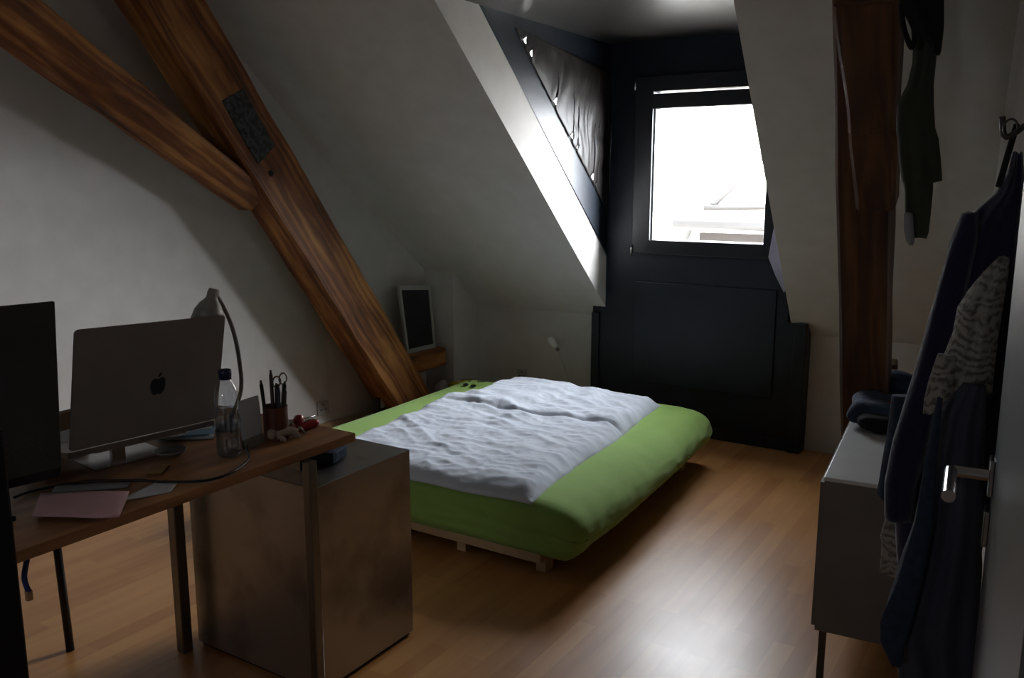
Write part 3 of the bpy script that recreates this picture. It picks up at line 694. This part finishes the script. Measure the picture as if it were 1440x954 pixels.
# monitor at the far left
mBR = U(87, 658, 'z', .85); mTR = U(77, 423, 'z', 1.165)
mz = thing('monitor', V((mBR.x-.05, mBR.y-.25, ZT)), 'black monitor seen from behind at the left edge of the desk', 'monitor')
dirm = (V((-.075, -.42, 0))); dirm.normalize()
hv = mTR-mBR; mBL = mBR+dirm*.46; mTL = mTR+dirm*.46
m_n = dirm.cross(hv).normalized(); m_n = m_n if m_n.dot(EYE-mBR) > 0 else -m_n
bm = B(); R5 = rquad([mBL, mBR, mTR, mTL], .008); hexa(bm, R5, [p-m_n*.03 for p in R5]); obj('housing', bm, M['blackp'], mz, bevel=.002)
cm = (mBL+mBR)/2
bm = B(); hexa(bm, [V((cm.x-.11, cm.y-.1, ZT)), V((cm.x+.07, cm.y-.1, ZT)), V((cm.x+.07, cm.y+.1, ZT)), V((cm.x-.11, cm.y+.1, ZT))], [V((cm.x-.11, cm.y-.1, ZT+.012)), V((cm.x+.07, cm.y-.1, ZT+.012)), V((cm.x+.07, cm.y+.1, ZT+.012)), V((cm.x-.11, cm.y+.1, ZT+.012))]); obj('foot', bm, M['blackp'], mz, bevel=.003)
bm = B(); box(bm, cm.x-.06, cm.x-.03, cm.y-.03, cm.y+.03, ZT+.01, .98); obj('neck', bm, M['blackp'], mz)
bm = B()
for i in range(6):
    for j in range(4):
        p = mBR+dirm*(.045+.018*i)+hv*(.07+.035*j)+m_n*.0004; lathe(bm, [(0, 0), (.0022, 0), (.0022, .001), (0, .001)], p, 8, m_n)
obj('vent_holes', bm, M['leg'], mz)
# dark mat/keyboard zone and papers
def paper(name, pts, m, label, z=0, amp=.002, seed=0, cat='paper', th=.001, nx=10, ny=8):
    bm = B(); Q = [T_(a, b, z) for a, b in pts]; sheet(bm, Q, nx, ny, amp, th, seed)
    o = obj(name, bm, m, smooth=True, origin=sum(Q, V())/4); return tag(o, label, cat)
paper('pink_sheet', [(45, 730), (168, 733), (182, 694), (57, 698)], M['pink'], 'creased pink paper sheet over the front edge of the desk', .008, .008, 3)
paper('white_sheet', [(160, 708), (240, 693), (250, 680), (225, 676)], M['paper'], 'white sheet of paper on the desk right of the pink one', .001, .001, 5)
paper('grey_booklet', [(72, 697), (180, 687), (184, 681), (78, 686)], M['greyp'], 'thin grey booklet on the desk behind the pink paper', .001, .001, 8, 'booklet', .005)
paper('brown_envelope', [(205, 668), (228, 667), (238, 655), (216, 656)], M['envelope'], 'small brown envelope in front of the laptop stand', .001, .001, 6, 'envelope')
paper('magazine', [(222, 621), (300, 618), (304, 600), (262, 602)], M['paper'], 'pale magazine lying between laptop and water bottle', .001, .003, 9, 'magazine', .006)
paper('blue_leaflet', [(248, 616), (300, 611), (303, 603), (272, 606)], M['paperb'], 'blue printed leaflet on top of the magazine', .011, .002, 12, 'leaflet')
dc = T_(240, 640)
bm = B(); lathe(bm, [(0, 0), (.026, 0), (.040, .012), (.043, .014), (.041, .015), (.025, .004), (0, .004)], dc, 32); o = obj('small_dish', bm, M['lampg'], smooth=True, origin=dc); tag(o, 'small grey dish with a light rim in front of the laptop', 'dish')
bm = B(); tube(bm, [T_(20, 700, .01), T_(50, 690, .004), T_(120, 678, .008), T_(195, 676, .012), T_(230, 678, .006), T_(290, 676, .005), T_(330, 662, .005), T_(350, 645, .005), T_(347, 632, .006), T_(352, 622, .006)], .0035, 8, k=6)
o = obj('desk_cable', bm, M['cable'], smooth=True, origin=T_(230, 678)); tag(o, 'long black cable curving across the desk past the water bottle', 'cable')
# small wooden box behind the computers
wb = T_(92, 632)
wc = thing('wooden_letter_box', wb, 'small brown wooden tray with a white card between monitor and laptop', 'tray')
bm = B(); box(bm, wb.x-.09, wb.x-.06, wb.y-.08, wb.y+.1, ZT, ZT+.085); obj('tray_body', bm, M['brownp'], wc)
bm = B(); box(bm, wb.x-.06, wb.x-.05, wb.y-.08, wb.y+.1, ZT, ZT+.035); obj('card', bm, M['paper'], wc)
# bottle
bc = T_(323, 641)
bo = thing('water_bottle', bc, 'clear plastic water bottle with a dark blue cap at the desk edge', 'bottle')
k = .235/.235
prof = [(.0, .003), (.022, 0), (.030, .004), (.0325, .014), (.0325, .045), (.0305, .052), (.0325, .06), (.0325, .105), (.029, .118), (.029, .126), (.0325, .14), (.0325, .165), (.029, .185), (.020, .203), (.0135, .211), (.0135, .214)]
bm = B(); lathe(bm, prof, bc, 32); obj('body', bm, M['water'], bo, smooth=True)
bm = B(); lathe(bm, [(r*.96, z) for r, z in prof if z < .13]+[(.0285, .13), (0, .13)], bc+V((0, 0, .002)), 32); obj('water', bm, glass_mat('water', (.78, .84, .90, 1), gl=.08, rough=.02), bo, smooth=True)
bm = B(); lathe(bm, [(.0165, .212), (.0165, .222), (.0175, .223), (.0175, .236), (.016, .238), (0, .238)], bc, 24); obj('cap', bm, M['cap'], bo, smooth=True)
# white photo stand behind bottle
w1_ = T_(344, 633); w2_ = T_(371, 622)
pw = thing('photo_stand', w1_, 'grey white upright card stand between bottle and pencil cup', 'stand')
bm = B(); h1, h2_ = U(345, 568, 'x', w1_.x-.01), U(372, 557, 'x', w2_.x-.01)
lo1, lo2 = V((w1_.x, w1_.y, ZT)), V((w2_.x, w2_.y, ZT)); up_ = V((-.012, 0, .135))
hexa(bm, [lo1, lo2, lo2+up_, lo1+up_], [p-V((.006, 0, 0)) for p in (lo1, lo2, lo2+up_, lo1+up_)]); obj('card', bm, M['paper'], pw)
bm = B(); hexa(bm, [lo1+V((.004, 0, 0)), lo2+V((.004, 0, 0)), lo2+up_*.2+V((.002, 0, 0)), lo1+up_*.2+V((.002, 0, 0))], [p-V((.01, 0, 0)) for p in (lo1+V((.004, 0, 0)), lo2+V((.004, 0, 0)), lo2+up_*.2, lo1+up_*.2)]); obj('holder', bm, M['lampg'], pw)
# pencil cup
cc = T_(389, 617)
cu_ = thing('pencil_cup', cc, 'brown pencil cup near the right end of the desk', 'cup')
R_ = .034; hc = .098
bm = B(); lathe(bm, [(0, 0), (R_, 0), (R_+.001, .003), (R_+.001, hc), (R_-.003, hc), (R_-.003, .006), (0, .006)], cc, 30); obj('body', bm, M['cup'], cu_, smooth=False, bevel=0)
pens = [(-.022, -.012, .175, 'blackp', 'leftmost slim black pen in the brown cup'), (-.010, .004, .205, 'leg', 'tallest dark pencil in the brown cup'), (.0, -.008, .192, 'blackp', 'thick black marker standing tall in the cup'), (-.004, .016, .165, 'greyc', 'grey pencil half hidden behind the tall marker'), (.011, .0, .150, 'lampg', 'short grey pen in the middle of the cup'), (.016, -.012, .158, 'brownp', 'short brown pencil at the front of the cup'), (.022, .006, .165, 'blackp', 'black pen leaning to the right in the cup'), (.026, -.004, .140, 'lampg', 'short silver pen at the right rim of the cup'), (.012, .018, .150, 'leg', 'dark pencil near the scissors in the cup')]
for i, (dx, dy, L_, mm, lab) in enumerate(pens):
    side = (BR-BL).normalized(); b_ = cc+side*dx*.8+V((dy, 0, .007)); tpt = cc+side*(dx*1.35)+V((dy*1.4, 0, L_))
    p_ = thing('pen', b_, lab, 'pen', 'pens in the brown cup')
    bm = B(); tube(bm, [b_, b_.lerp(tpt, .93)], .0052, 8); obj('barrel', bm, M[mm], p_, smooth=True)
    bm = B(); tube(bm, [b_.lerp(tpt, .93), tpt], [.0042, .0025], 8); obj('tip', bm, M['leg'], p_, smooth=True)
sc = thing('scissors', cc, 'scissors with a thin ring handle sticking out of the pencil cup', 'scissors')
side = (BR-BL).normalized(); hc_ = cc+side*.020+V((0, 0, .172))
for sgn in (-1, 1):
    bm = B(); c_ = hc_+side*(.011*sgn)+V((0, 0, -.006 if sgn < 0 else 0)); pts = [c_+side*math.cos(a)*.013+V((0, 0, 1))*math.sin(a)*.016 for a in [k/16*2*math.pi for k in range(17)]]
    tube(bm, pts, .0026, 6, cap=False); tube(bm, [c_-V((0, 0, .015)), cc+side*.012+V((0, 0, .012))], .003, 6)
    obj('handle', bm, M['brownp'] if sgn < 0 else M['steel'], sc, smooth=True)
# beige toy animal
tb_ = T_(402, 618)
ty = thing('toy_animal', tb_, 'small beige toy animal lying in front of the pencil cup', 'toy')
bm = B(); d1 = side
tube(bm, [tb_-d1*.035+V((0, 0, .018)), tb_-d1*.01+V((0, 0, .024)), tb_+d1*.02+V((0, 0, .020)), tb_+d1*.035+V((0, 0, .012))], [.014, .012], 12, k=5)
obj('torso', bm, M['beige'], ty, smooth=True)
bm = B(); rbox(bm, tb_-d1*.047+V((0, 0, .026)), (.024, .026, .030), .012, 5); obj('head', bm, M['beige'], ty, smooth=True)
for s_, q_ in ((-.03, 1), (-.02, -1), (.02, 1), (.028, -1)):
    bm = B(); a_ = tb_+d1*s_+V((.006*q_, 0, .016)); tube(bm, [a_, a_+V((.016, .004*q_, -.004)), a_+V((.022, .006*q_, -.013))], [.006, .005], 8, k=4); obj('leg', bm, M['beige'], ty, smooth=True)
bm = B(); tube(bm, [tb_+d1*.035+V((0, 0, .012)), tb_+d1*.05+V((0, 0, .022)), tb_+d1*.062+V((.006, 0, .004))], [.005, .003], 8, k=5); obj('tail', bm, M['beige'], ty, smooth=True)
# red stapler-like holder
rc = T_(430, 604)
rd = thing('tape_dispenser', rc, 'glossy red tape dispenser at the right end of the desk', 'tape dispenser')
bm = B(); rbox(bm, rc+V((0, .0, .013)), (.035, .085, .026), .011, 6, -.15); obj('body', bm, M['red'], rd, smooth=True)
bm = B(); lathe(bm, [(0, -.009), (.017, -.009), (.0185, 0), (.017, .009), (0, .009)], rc+V((-.004, -.022, .031)), 24, (1, .1, 0)); obj('reel', bm, M['red'], rd, smooth=True)
bm = B(); tube(bm, [rc+V((.0, -.015, .032)), rc+V((.004, .035, .034))], .003, 8); obj('blade_bar', bm, M['chrome'], rd, smooth=True)
bm = B(); lathe(bm, [(0, 0), (.016, 0), (.016, .02), (.012, .026), (0, .026)], T_(412, 603), 20); o = obj('glass_jar_lid', bm, M['chrome'], smooth=True, origin=T_(412, 603)); tag(o, 'small round silver tin behind the red dispenser', 'tin')
# desk lamp
lb_ = T_(333, 604)
lm_ = thing('desk_lamp', lb_, 'grey gooseneck desk lamp arching over the laptop', 'lamp')
bm = B(); lathe(bm, [(0, 0), (.05, 0), (.052, .006), (.048, .012), (.012, .016), (.010, .03), (0, .03)], lb_+V((-.03, 0, 0)), 30); obj('base', bm, M['lampg'], lm_, smooth=True)
xx = lb_.x-.03
arm = [V((xx, lb_.y, ZT+.02))]+[U(a, b, 'x', xx) for a, b in ((339, 548), (335, 497), (327, 462), (317, 437), (307, 419), (300, 413))]
bm = B(); tube(bm, arm, .0065, 12, k=6); obj('arm', bm, M['lampg'], lm_, smooth=True)
nk = U(300, 412, 'x', xx); ax = (U(289, 460, 'x', xx-.0)-nk).normalized()
bm = B(); lathe(bm, [(0, -.012), (.014, -.011), (.017, 0), (.0165, .012), (.019, .02), (.031, .034), (.041, .055), (.046, .085), (.043, .085), (.03, .04), (0, .028)], nk, 30, ax); obj('lamp_shade', bm, M['lampg'], lm_, smooth=True)
# blue cable hanging under the desk's near end
c1_, c2_, c3_ = U(38, 785, 'x', -1.78), U(34, 812, 'x', -1.78), U(40, 832, 'x', -1.78)
bc_ = thing('blue_cable', c3_, 'blue cable end hanging below the desk at the left edge', 'cable')
bm = B(); tube(bm, [V((c1_.x, c1_.y, ZT-th)), c1_, c2_, c3_], .006, 8, k=5); obj('cord', bm, M['blue'], bc_, smooth=True)
bm = B(); box(bm, c3_.x-.005, c3_.x+.005, c3_.y-.006, c3_.y+.006, c3_.z-.02, c3_.z+.002); obj('plug', bm, M['chrome'], bc_)
# ------------------------------------------------------------------ white cabinet at the right
kz0, kz1 = .165, .65
n0 = U(1160, 671, 'z', kz1); f0 = V((xr(3.55)-.41, 3.55, 0)); dl = (U(1211, 562, 'z', kz1)-n0); dl.z = 0; dl.normalize(); Lc = 1.0
wl = V((dl.y, -dl.x, 0)); Wc = .385
def kc(a, b, z): p = n0+dl*a+wl*b; return V((p.x, p.y, z))
kb_ = thing('low_cabinet', kc(.5, .2, 0), 'low grey white sideboard on thin legs along the right wall', 'cabinet')
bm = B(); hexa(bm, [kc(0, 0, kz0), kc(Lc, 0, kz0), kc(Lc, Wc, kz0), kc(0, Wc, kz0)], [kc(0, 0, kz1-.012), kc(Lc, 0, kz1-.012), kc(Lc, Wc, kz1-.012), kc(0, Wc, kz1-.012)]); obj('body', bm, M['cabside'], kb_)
bm = B(); hexa(bm, [kc(-.002, -.002, kz1-.012), kc(Lc, -.002, kz1-.012), kc(Lc, Wc, kz1-.012), kc(-.002, Wc, kz1-.012)], [kc(-.002, -.002, kz1), kc(Lc, -.002, kz1), kc(Lc, Wc, kz1), kc(-.002, Wc, kz1)]); obj('top', bm, M['cab'], kb_, bevel=.002)
for i in range(2):
    bm = B(); a, b = .01+i*Lc/2, Lc/2-.01+i*Lc/2
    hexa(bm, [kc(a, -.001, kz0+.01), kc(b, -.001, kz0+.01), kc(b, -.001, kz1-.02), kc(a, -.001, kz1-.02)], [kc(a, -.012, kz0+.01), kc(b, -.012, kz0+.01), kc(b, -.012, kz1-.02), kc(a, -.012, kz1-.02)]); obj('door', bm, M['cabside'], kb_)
for a, b in ((.012, .012), (Lc-.03, .012), (.012, Wc-.03), (Lc-.03, Wc-.03)):
    bm = B(); hexa(bm, [kc(a, b, 0), kc(a+.02, b, 0), kc(a+.02, b+.02, 0), kc(a, b+.02, 0)], [kc(a, b, kz0), kc(a+.02, b, kz0), kc(a+.02, b+.02, kz0), kc(a, b+.02, kz0)]); obj('leg', bm, M['leg'], kb_)
# clothes lying on it
cpt = lambda px, py: U(px, py, 'z', kz1)
p1_ = cpt(1232, 592)
lump('folded_trousers', p1_, (.17, .26, .075), M['bag'], 'folded blue denim trousers on the far end of the sideboard', 'trousers', 4, .02, 11, .035, .1)
p2_ = cpt(1222, 598)
bmx = lump('dark_pouch', cpt(1240, 602)+V((0, 0, .0)), (.15, .13, .05), M['darkc'], 'dark crumpled pouch at the front of the clothes on the sideboard', 'pouch', 6, .012, 14, .03, .2)
bmx.location = cpt(1238, 606)
bm = B(); rbox(bm, V((0, 0, .012)), (.10, .14, .02), .006, 5, .2, .004, 9); o = obj('brown_notebook', bm, M['brownp'], smooth=True, local=True); o.location = cpt(1240, 548)+V((0, .02, .095)); tag(o, 'brown notebook on top of the folded denim on the sideboard', 'notebook')
bm = B(); rbox(bm, V((0, 0, .05)), (.14, .13, .10), .04, 6, .2, .015, 12, 3); o = obj('blue_bundle', bm, M['bag'], smooth=True, local=True); o.location = cpt(1268, 560); tag(o, 'dark blue bundle beside the brown notebook near the hanging jacket', 'bundle')
bm = B(); rbox(bm, V((0, 0, .01)), (.02, .03, .016), .004, 4, .2); o = obj('red_wallet', bm, M['red'], smooth=True, local=True); o.location = p1_+V((.05, -.03, .068)); tag(o, 'small red wallet among the clothes on the sideboard', 'wallet')
# ------------------------------------------------------------------ hanging clothes: lofted from rows of (left px, right px, y px)
def garment(name, Y, rows, m, parent, depth=.05, folds=9, fa=.22, seed=0, nseg=72, tilt=0, sub=4, top_open=False):
    bm = B(); R = []
    pts = []
    for (a, b, y, *d) in rows:
        L = U(a, y, 'y', Y); Rr = U(b, y, 'y', Y); c = (L+Rr)/2; w = (Rr-L).length/2; pts.append((c, w, (d[0] if d else depth)))
    P = []
    for i in range(len(pts)-1):
        for j in range(sub):
            t = j/sub; t2 = t
            c = pts[i][0].lerp(pts[i+1][0], t2); P.append((c, pts[i][1]+(pts[i+1][1]-pts[i][1])*t2, pts[i][2]+(pts[i+1][2]-pts[i][2])*t2))
    P.append(pts[-1])
    for i, (c, w, d) in enumerate(P):
        ring = []
        for k in range(nseg):
            a = 2*math.pi*k/nseg
            f = 1+fa*math.sin(folds*a+seed+noise.noise(V((c.z*3, seed, 0)))*2.5)*(.5+.5*math.sin(a)**2)*.6+fa*.7*noise.noise(V((math.cos(a)*2.4, math.sin(a)*2.4, c.z*5+seed)))
            fx = 1+.04*noise.noise(V((c.z*12, seed, k*.0)))
            ring.append(bm.verts.new((c.x+w*math.cos(a)*fx, c.y+d*math.sin(a)*f+tilt*math.cos(a)*w, c.z+.006*noise.noise(V((a*2, seed, c.z*8))))))
        R.append(ring)
    for a, b in zip(R, R[1:]):
        for k in range(nseg): bm.faces.new((a[k], a[(k+1) % nseg], b[(k+1) % nseg], b[k]))
    bm.faces.new(R[0][::-1]); bm.faces.new(R[-1])
    return obj(name, bm, m, parent, smooth=True)
# hook rail on the right wall
hk = U(1427, 178, 'y', 2.0)
hr = thing('coat_hook', (xr(2.0), 2.0, hk.z), 'dark metal coat hook on the right wall carrying the jackets', 'hook')
bm = B(); box(bm, xr(2.0)-.012, xr(2.0)+.0, 1.93, 2.07, hk.z-.02, hk.z+.05); obj('back_plate', bm, M['leg'], hr)
bm = B(); tube(bm, [V((xr(2.0)-.01, 2.0, hk.z+.01)), V((xr(2.0)-.05, 2.0, hk.z-.02)), V((xr(2.0)-.06, 2.0, hk.z+.02))], .006, 8, k=5); obj('hook', bm, M['leg'], hr, smooth=True)
bm = B(); c_ = U(1421, 180, 'y', 1.98); pts = [c_+V((math.cos(a)*.012, 0, math.sin(a)*.017)) for a in [k/16*2*math.pi for k in range(17)]]; tube(bm, pts, .0022, 6, cap=False); obj('ring', bm, M['leg'], hr, smooth=True)
jk = thing('navy_jacket', U(1300, 700, 'y', 2.05), 'dark navy wool jacket hanging at the right beside the sideboard', 'jacket')
garment('body', 2.05, [(1424, 1438, 215, .02), (1416, 1440, 245, .03), (1398, 1442, 272, .045), (1368, 1442, 296, .06), (1344, 1440, 330, .07), (1326, 1438, 385, .075), (1306, 1432, 450, .075), (1290, 1424, 515, .075), (1272, 1412, 585, .07), (1258, 1400, 650, .065), (1258, 1392, 720, .06), (1262, 1370, 800, .055), (1290, 1370, 850, .05)], M['navy'], jk, folds=7, seed=1)
garment('sleeve', 1.97, [(1352, 1376, 300, .02), (1336, 1376, 340, .03), (1312, 1356, 430, .035), (1284, 1332, 530, .035), (1256, 1308, 620, .035), (1244, 1290, 680, .033), (1244, 1284, 730, .03)], M['navy'], jk, folds=4, seed=4, nseg=36)
bm = B(); tube(bm, [U(1430, 175, 'y', 2.02), U(1418, 215, 'y', 2.0), U(1408, 250, 'y', 1.96), U(1404, 262, 'y', 1.95)], .006, 8, k=5); obj('hanging_strap', bm, M['darkc'], jk, smooth=True)
dj = thing('denim_shirt', U(1240, 705, 'y', 2.12), 'blue denim shirt end showing left of the navy jacket', 'shirt')
garment('body', 2.12, [(1254, 1320, 560, .03), (1244, 1320, 640, .04), (1232, 1320, 700, .04), (1244, 1310, 712, .03)], M['denim'], dj, folds=6, seed=9)
ps1 = thing('patterned_shirt', U(1360, 500, 'y', 1.86), 'grey patterned shirt hanging in front of the navy jacket', 'shirt')
garment('body', 1.84, [(1404, 1420, 362, .02), (1382, 1418, 385, .035), (1362, 1414, 410, .045), (1346, 1410, 436, .05), (1340, 1404, 470, .052), (1326, 1400, 505, .052), (1312, 1398, 530, .052), (1308, 1396, 548, .05)], M['plaid'], ps1, folds=6, seed=2, depth=.05)
garment('hem_flap', 1.80, [(1318, 1350, 500, .02), (1306, 1346, 535, .02), (1300, 1340, 560, .018), (1298, 1316, 580, .012)], M['plaid'], ps1, folds=3, seed=6, nseg=30)
ps2 = thing('patterned_tunic', U(1250, 780, 'y', 2.14), 'hem of a grey patterned garment hanging below the denim shirt', 'shirt')
garment('body', 2.16, [(1250, 1320, 715, .03), (1238, 1318, 762, .03), (1240, 1316, 766, .03), (1238, 1316, 812, .03)], M['plaid'], ps2, folds=5, seed=12)
gc = thing('grey_dress', U(1340, 700, 'y', 1.75), 'long grey blue cotton garment hanging down to the floor at right', 'dress')
garment('body', 1.74, [(1352, 1387, 542, .02), (1322, 1387, 580, .04), (1312, 1385, 620, .048), (1298, 1383, 680, .05), (1286, 1381, 740, .052), (1268, 1379, 800, .055), (1252, 1377, 850, .055), (1244, 1377, 885, .055), (1262, 1375, 930, .055), (1268, 1373, 1010, .05)], M['greyc'], gc, folds=8, seed=5, fa=.3)
sn = thing('striped_scarf', U(1262, 850, 'y', 1.68), 'blue denim scarf edge hanging lowest at the left of the clothes', 'scarf')
garment('body', 1.665, [(1318, 1326, 560, .004), (1302, 1318, 640, .006), (1286, 1312, 740, .008), (1262, 1296, 820, .01), (1238, 1280, 880, .01), (1238, 1272, 905, .01), (1252, 1268, 935, .008)], M['denim'], sn, folds=3, seed=8, nseg=28)
# garments hanging high up in front of the post
YG = 2.62
zrod = 2.36
rod = thing('clothes_rod', ((xr(YG)+.0), YG, zrod), 'dark metal rod high on the right wall carrying the upper garments', 'rod')
bm = B(); tube(bm, [V((xr(YG)+.0, YG, zrod)), V((-.52, YG, zrod))], .010, 12); obj('bar', bm, M['leg'], rod, smooth=True)
bm = B(); lathe(bm, [(0, 0), (.03, 0), (.03, .008), (0, .008)], V((xr(YG), YG, zrod)), 20, (-1, 0, 0)); obj('wall_plate', bm, M['leg'], rod, smooth=True)
ov = thing('olive_shirt', U(1290, 200, 'y', YG), 'dark olive sleeveless shirt hanging high beside the timber post', 'shirt')
garment('body', YG, [(1276, 1326, -170, .02), (1284, 1326, -80, .03), (1286, 1320, 30, .035), (1283, 1316, 90, .035), (1276, 1313, 120, .035), (1262, 1313, 146, .035), (1260, 1315, 180, .035), (1262, 1320, 196, .035), (1264, 1323, 225, .035), (1268, 1325, 254, .033), (1270, 1312, 257, .03), (1272, 1312, 268, .03), (1272, 1309, 300, .028), (1274, 1306, 325, .025), (1277, 1303, 334, .02)], M['olive'], ov, folds=6, seed=3, sub=3)
garment('hem', YG-.03, [(1271, 1284, 300, .010), (1271, 1286, 325, .012), (1274, 1286, 340, .012), (1278, 1283, 345, .008)], M['greyp'], ov, folds=3, seed=6, nseg=28)
bt = thing('camisole', U(1300, 60, 'y', YG-.09), 'black strappy garment hanging at the very top in front of the olive one', 'camisole')
garment('body', YG-.09, [(1270, 1332, -190, .02), (1262, 1330, -60, .02), (1266, 1328, 5, .018), (1282, 1327, 40, .016), (1306, 1325, 62, .014), (1312, 1323, 76, .01)], M['darkc'], bt, folds=6, seed=7)
bm = B(); tube(bm, [U(1268, 5, 'y', YG-.09), U(1270, 35, 'y', YG-.09), U(1279, 62, 'y', YG-.09), U(1284, 66, 'y', YG-.09), U(1286, 50, 'y', YG-.09), U(1282, 15, 'y', YG-.09)], .007, 8, k=5); obj('strap', bm, M['darkc'], bt, smooth=True)
bm = B(); tube(bm, [V((-.42, YG-.0, zrod+.012)), V((-.42, YG-.0, zrod-.1)), U(1300, -170, 'y', YG)], .004, 8, k=3); obj('hanger', bm, M['leg'], ov, smooth=True)
bm = B(); tube(bm, [V((-.36, YG-.0, zrod+.012)), V((-.37, YG-.05, zrod-.1)), U(1300, -185, 'y', YG-.09)], .004, 8, k=3); obj('hanger', bm, M['leg'], bt, smooth=True)
bm = B(); box(bm, -.455, -.44, 3.0, 3.05, U(1262, 233, 'y', 3.0).z-.02, U(1262, 233, 'y', 3.0).z+.02); bm.free()
# lilac cloth on the right of the window
lc_ = thing('lilac_cloth', U(1095, 350, 'y', 4.74), 'pale lilac cloth hanging at the right side of the window frame', 'cloth')
bm = B(); Q = [U(a, b, 'y', 4.76) for a, b in ((1092, 300), (1080, 362), (1090, 388), (1102, 412), (1112, 400), (1112, 300))]; hexa(bm, Q, [p+V((0, .035, 0)) for p in Q]); obj('cloth', bm, M['lilac'], lc_, bevel=.004)
# ------------------------------------------------------------------ open door at the right edge
ed = V((-.060, 1.585, 0)); dd_ = V((.012, -.157, 0)).normalized(); dn = V((-dd_.y, dd_.x, 0)); dn = dn if dn.x > 0 else -dn
LW = .84
bm = B(); A_ = [ed, ed+dd_*LW, ed+dd_*LW+dn*.038, ed+dn*.038]; hexa(bm, [p+V((0, 0, .01)) for p in A_], [p+V((0, 0, 2.02)) for p in A_])
dr = struct('door_1', bm, M['door'], bevel=.003)
hp = ed+dd_*.045; zc = 1.035
bm = B(); tube(bm, [hp+V((0, 0, zc)), hp-dn*.058+V((0, 0, zc)), hp-dn*.062+dd_*.004+V((0, 0, zc)), hp-dn*.062+dd_*.135+V((0, 0, zc))], .010, 18); obj('door_handle', bm, M['chrome'], dr, smooth=False, bevel=0)
bm = B(); c_ = hp+V((0, 0, zc)); Q = [c_+dd_*a+V((0, 0, b)) for a, b in ((-.02, -.03), (.02, -.03), (.02, .03), (-.02, .03))]; hexa(bm, Q, [p-dn*.008 for p in Q]); obj('rosette', bm, M['chrome'], dr, bevel=.002)
bm = B(); c_ = hp+V((0, 0, zc-.085)); Q = [c_+dd_*a+V((0, 0, b)) for a, b in ((-.02, -.03), (.02, -.03), (.02, .03), (-.02, .03))]; hexa(bm, Q, [p-dn*.009 for p in Q]); obj('keyhole_plate', bm, M['chrome'], dr, bevel=.002)
# ------------------------------------------------------------------ light
w = bpy.data.worlds.new('sky'); SC.world = w; w.use_nodes = True
bg = w.node_tree.nodes['Background']; bg.inputs['Color'].default_value = (.94, .965, 1, 1); bg.inputs['Strength'].default_value = 14
N_ = w.node_tree.nodes; L_ = w.node_tree.links      # overcast sky with a brighter patch of cloud to the right
tcw = N_.new('ShaderNodeTexCoord'); dt = N_.new('ShaderNodeVectorMath'); dt.operation = 'DOT_PRODUCT'; dt.inputs[1].default_value = V((.82, .52, .16)).normalized()
L_.new(tcw.outputs['Generated'], dt.inputs[0])
mr_ = N_.new('ShaderNodeMapRange'); mr_.interpolation_type = 'SMOOTHSTEP'; mr_.inputs['From Min'].default_value = .35; mr_.inputs['From Max'].default_value = 1; mr_.inputs['To Min'].default_value = 21; mr_.inputs['To Max'].default_value = 80
L_.new(dt.outputs['Value'], mr_.inputs['Value']); L_.new(mr_.outputs['Result'], bg.inputs['Strength'])
def portal(name, loc, rot, sx, sy):
    l = bpy.data.lights.new(name, 'AREA'); l.shape = 'RECTANGLE'; l.size = sx; l.size_y = sy; l.cycles.is_portal = True
    o = bpy.data.objects.new(name, l); COL.objects.link(o); o.location = loc; o.rotation_euler = rot
portal('window_portal', ((WX0+WX1)/2, YB+.12, (WZ0+WZ1)/2), (math.radians(-90), 0, 0), .72, .87)
portal('rear_portal', ((wx0+wx1)/2, YN-.18, (wz0+wz1)/2), (math.radians(90), 0, 0), wx1-wx0, wz1-wz0)
vs = SC.view_settings; SC.display_settings.display_device = 'sRGB'
vs.view_transform = 'Standard'; vs.look = 'None'; vs.gamma = 1; vs.use_curve_mapping = False; vs.exposure = .22
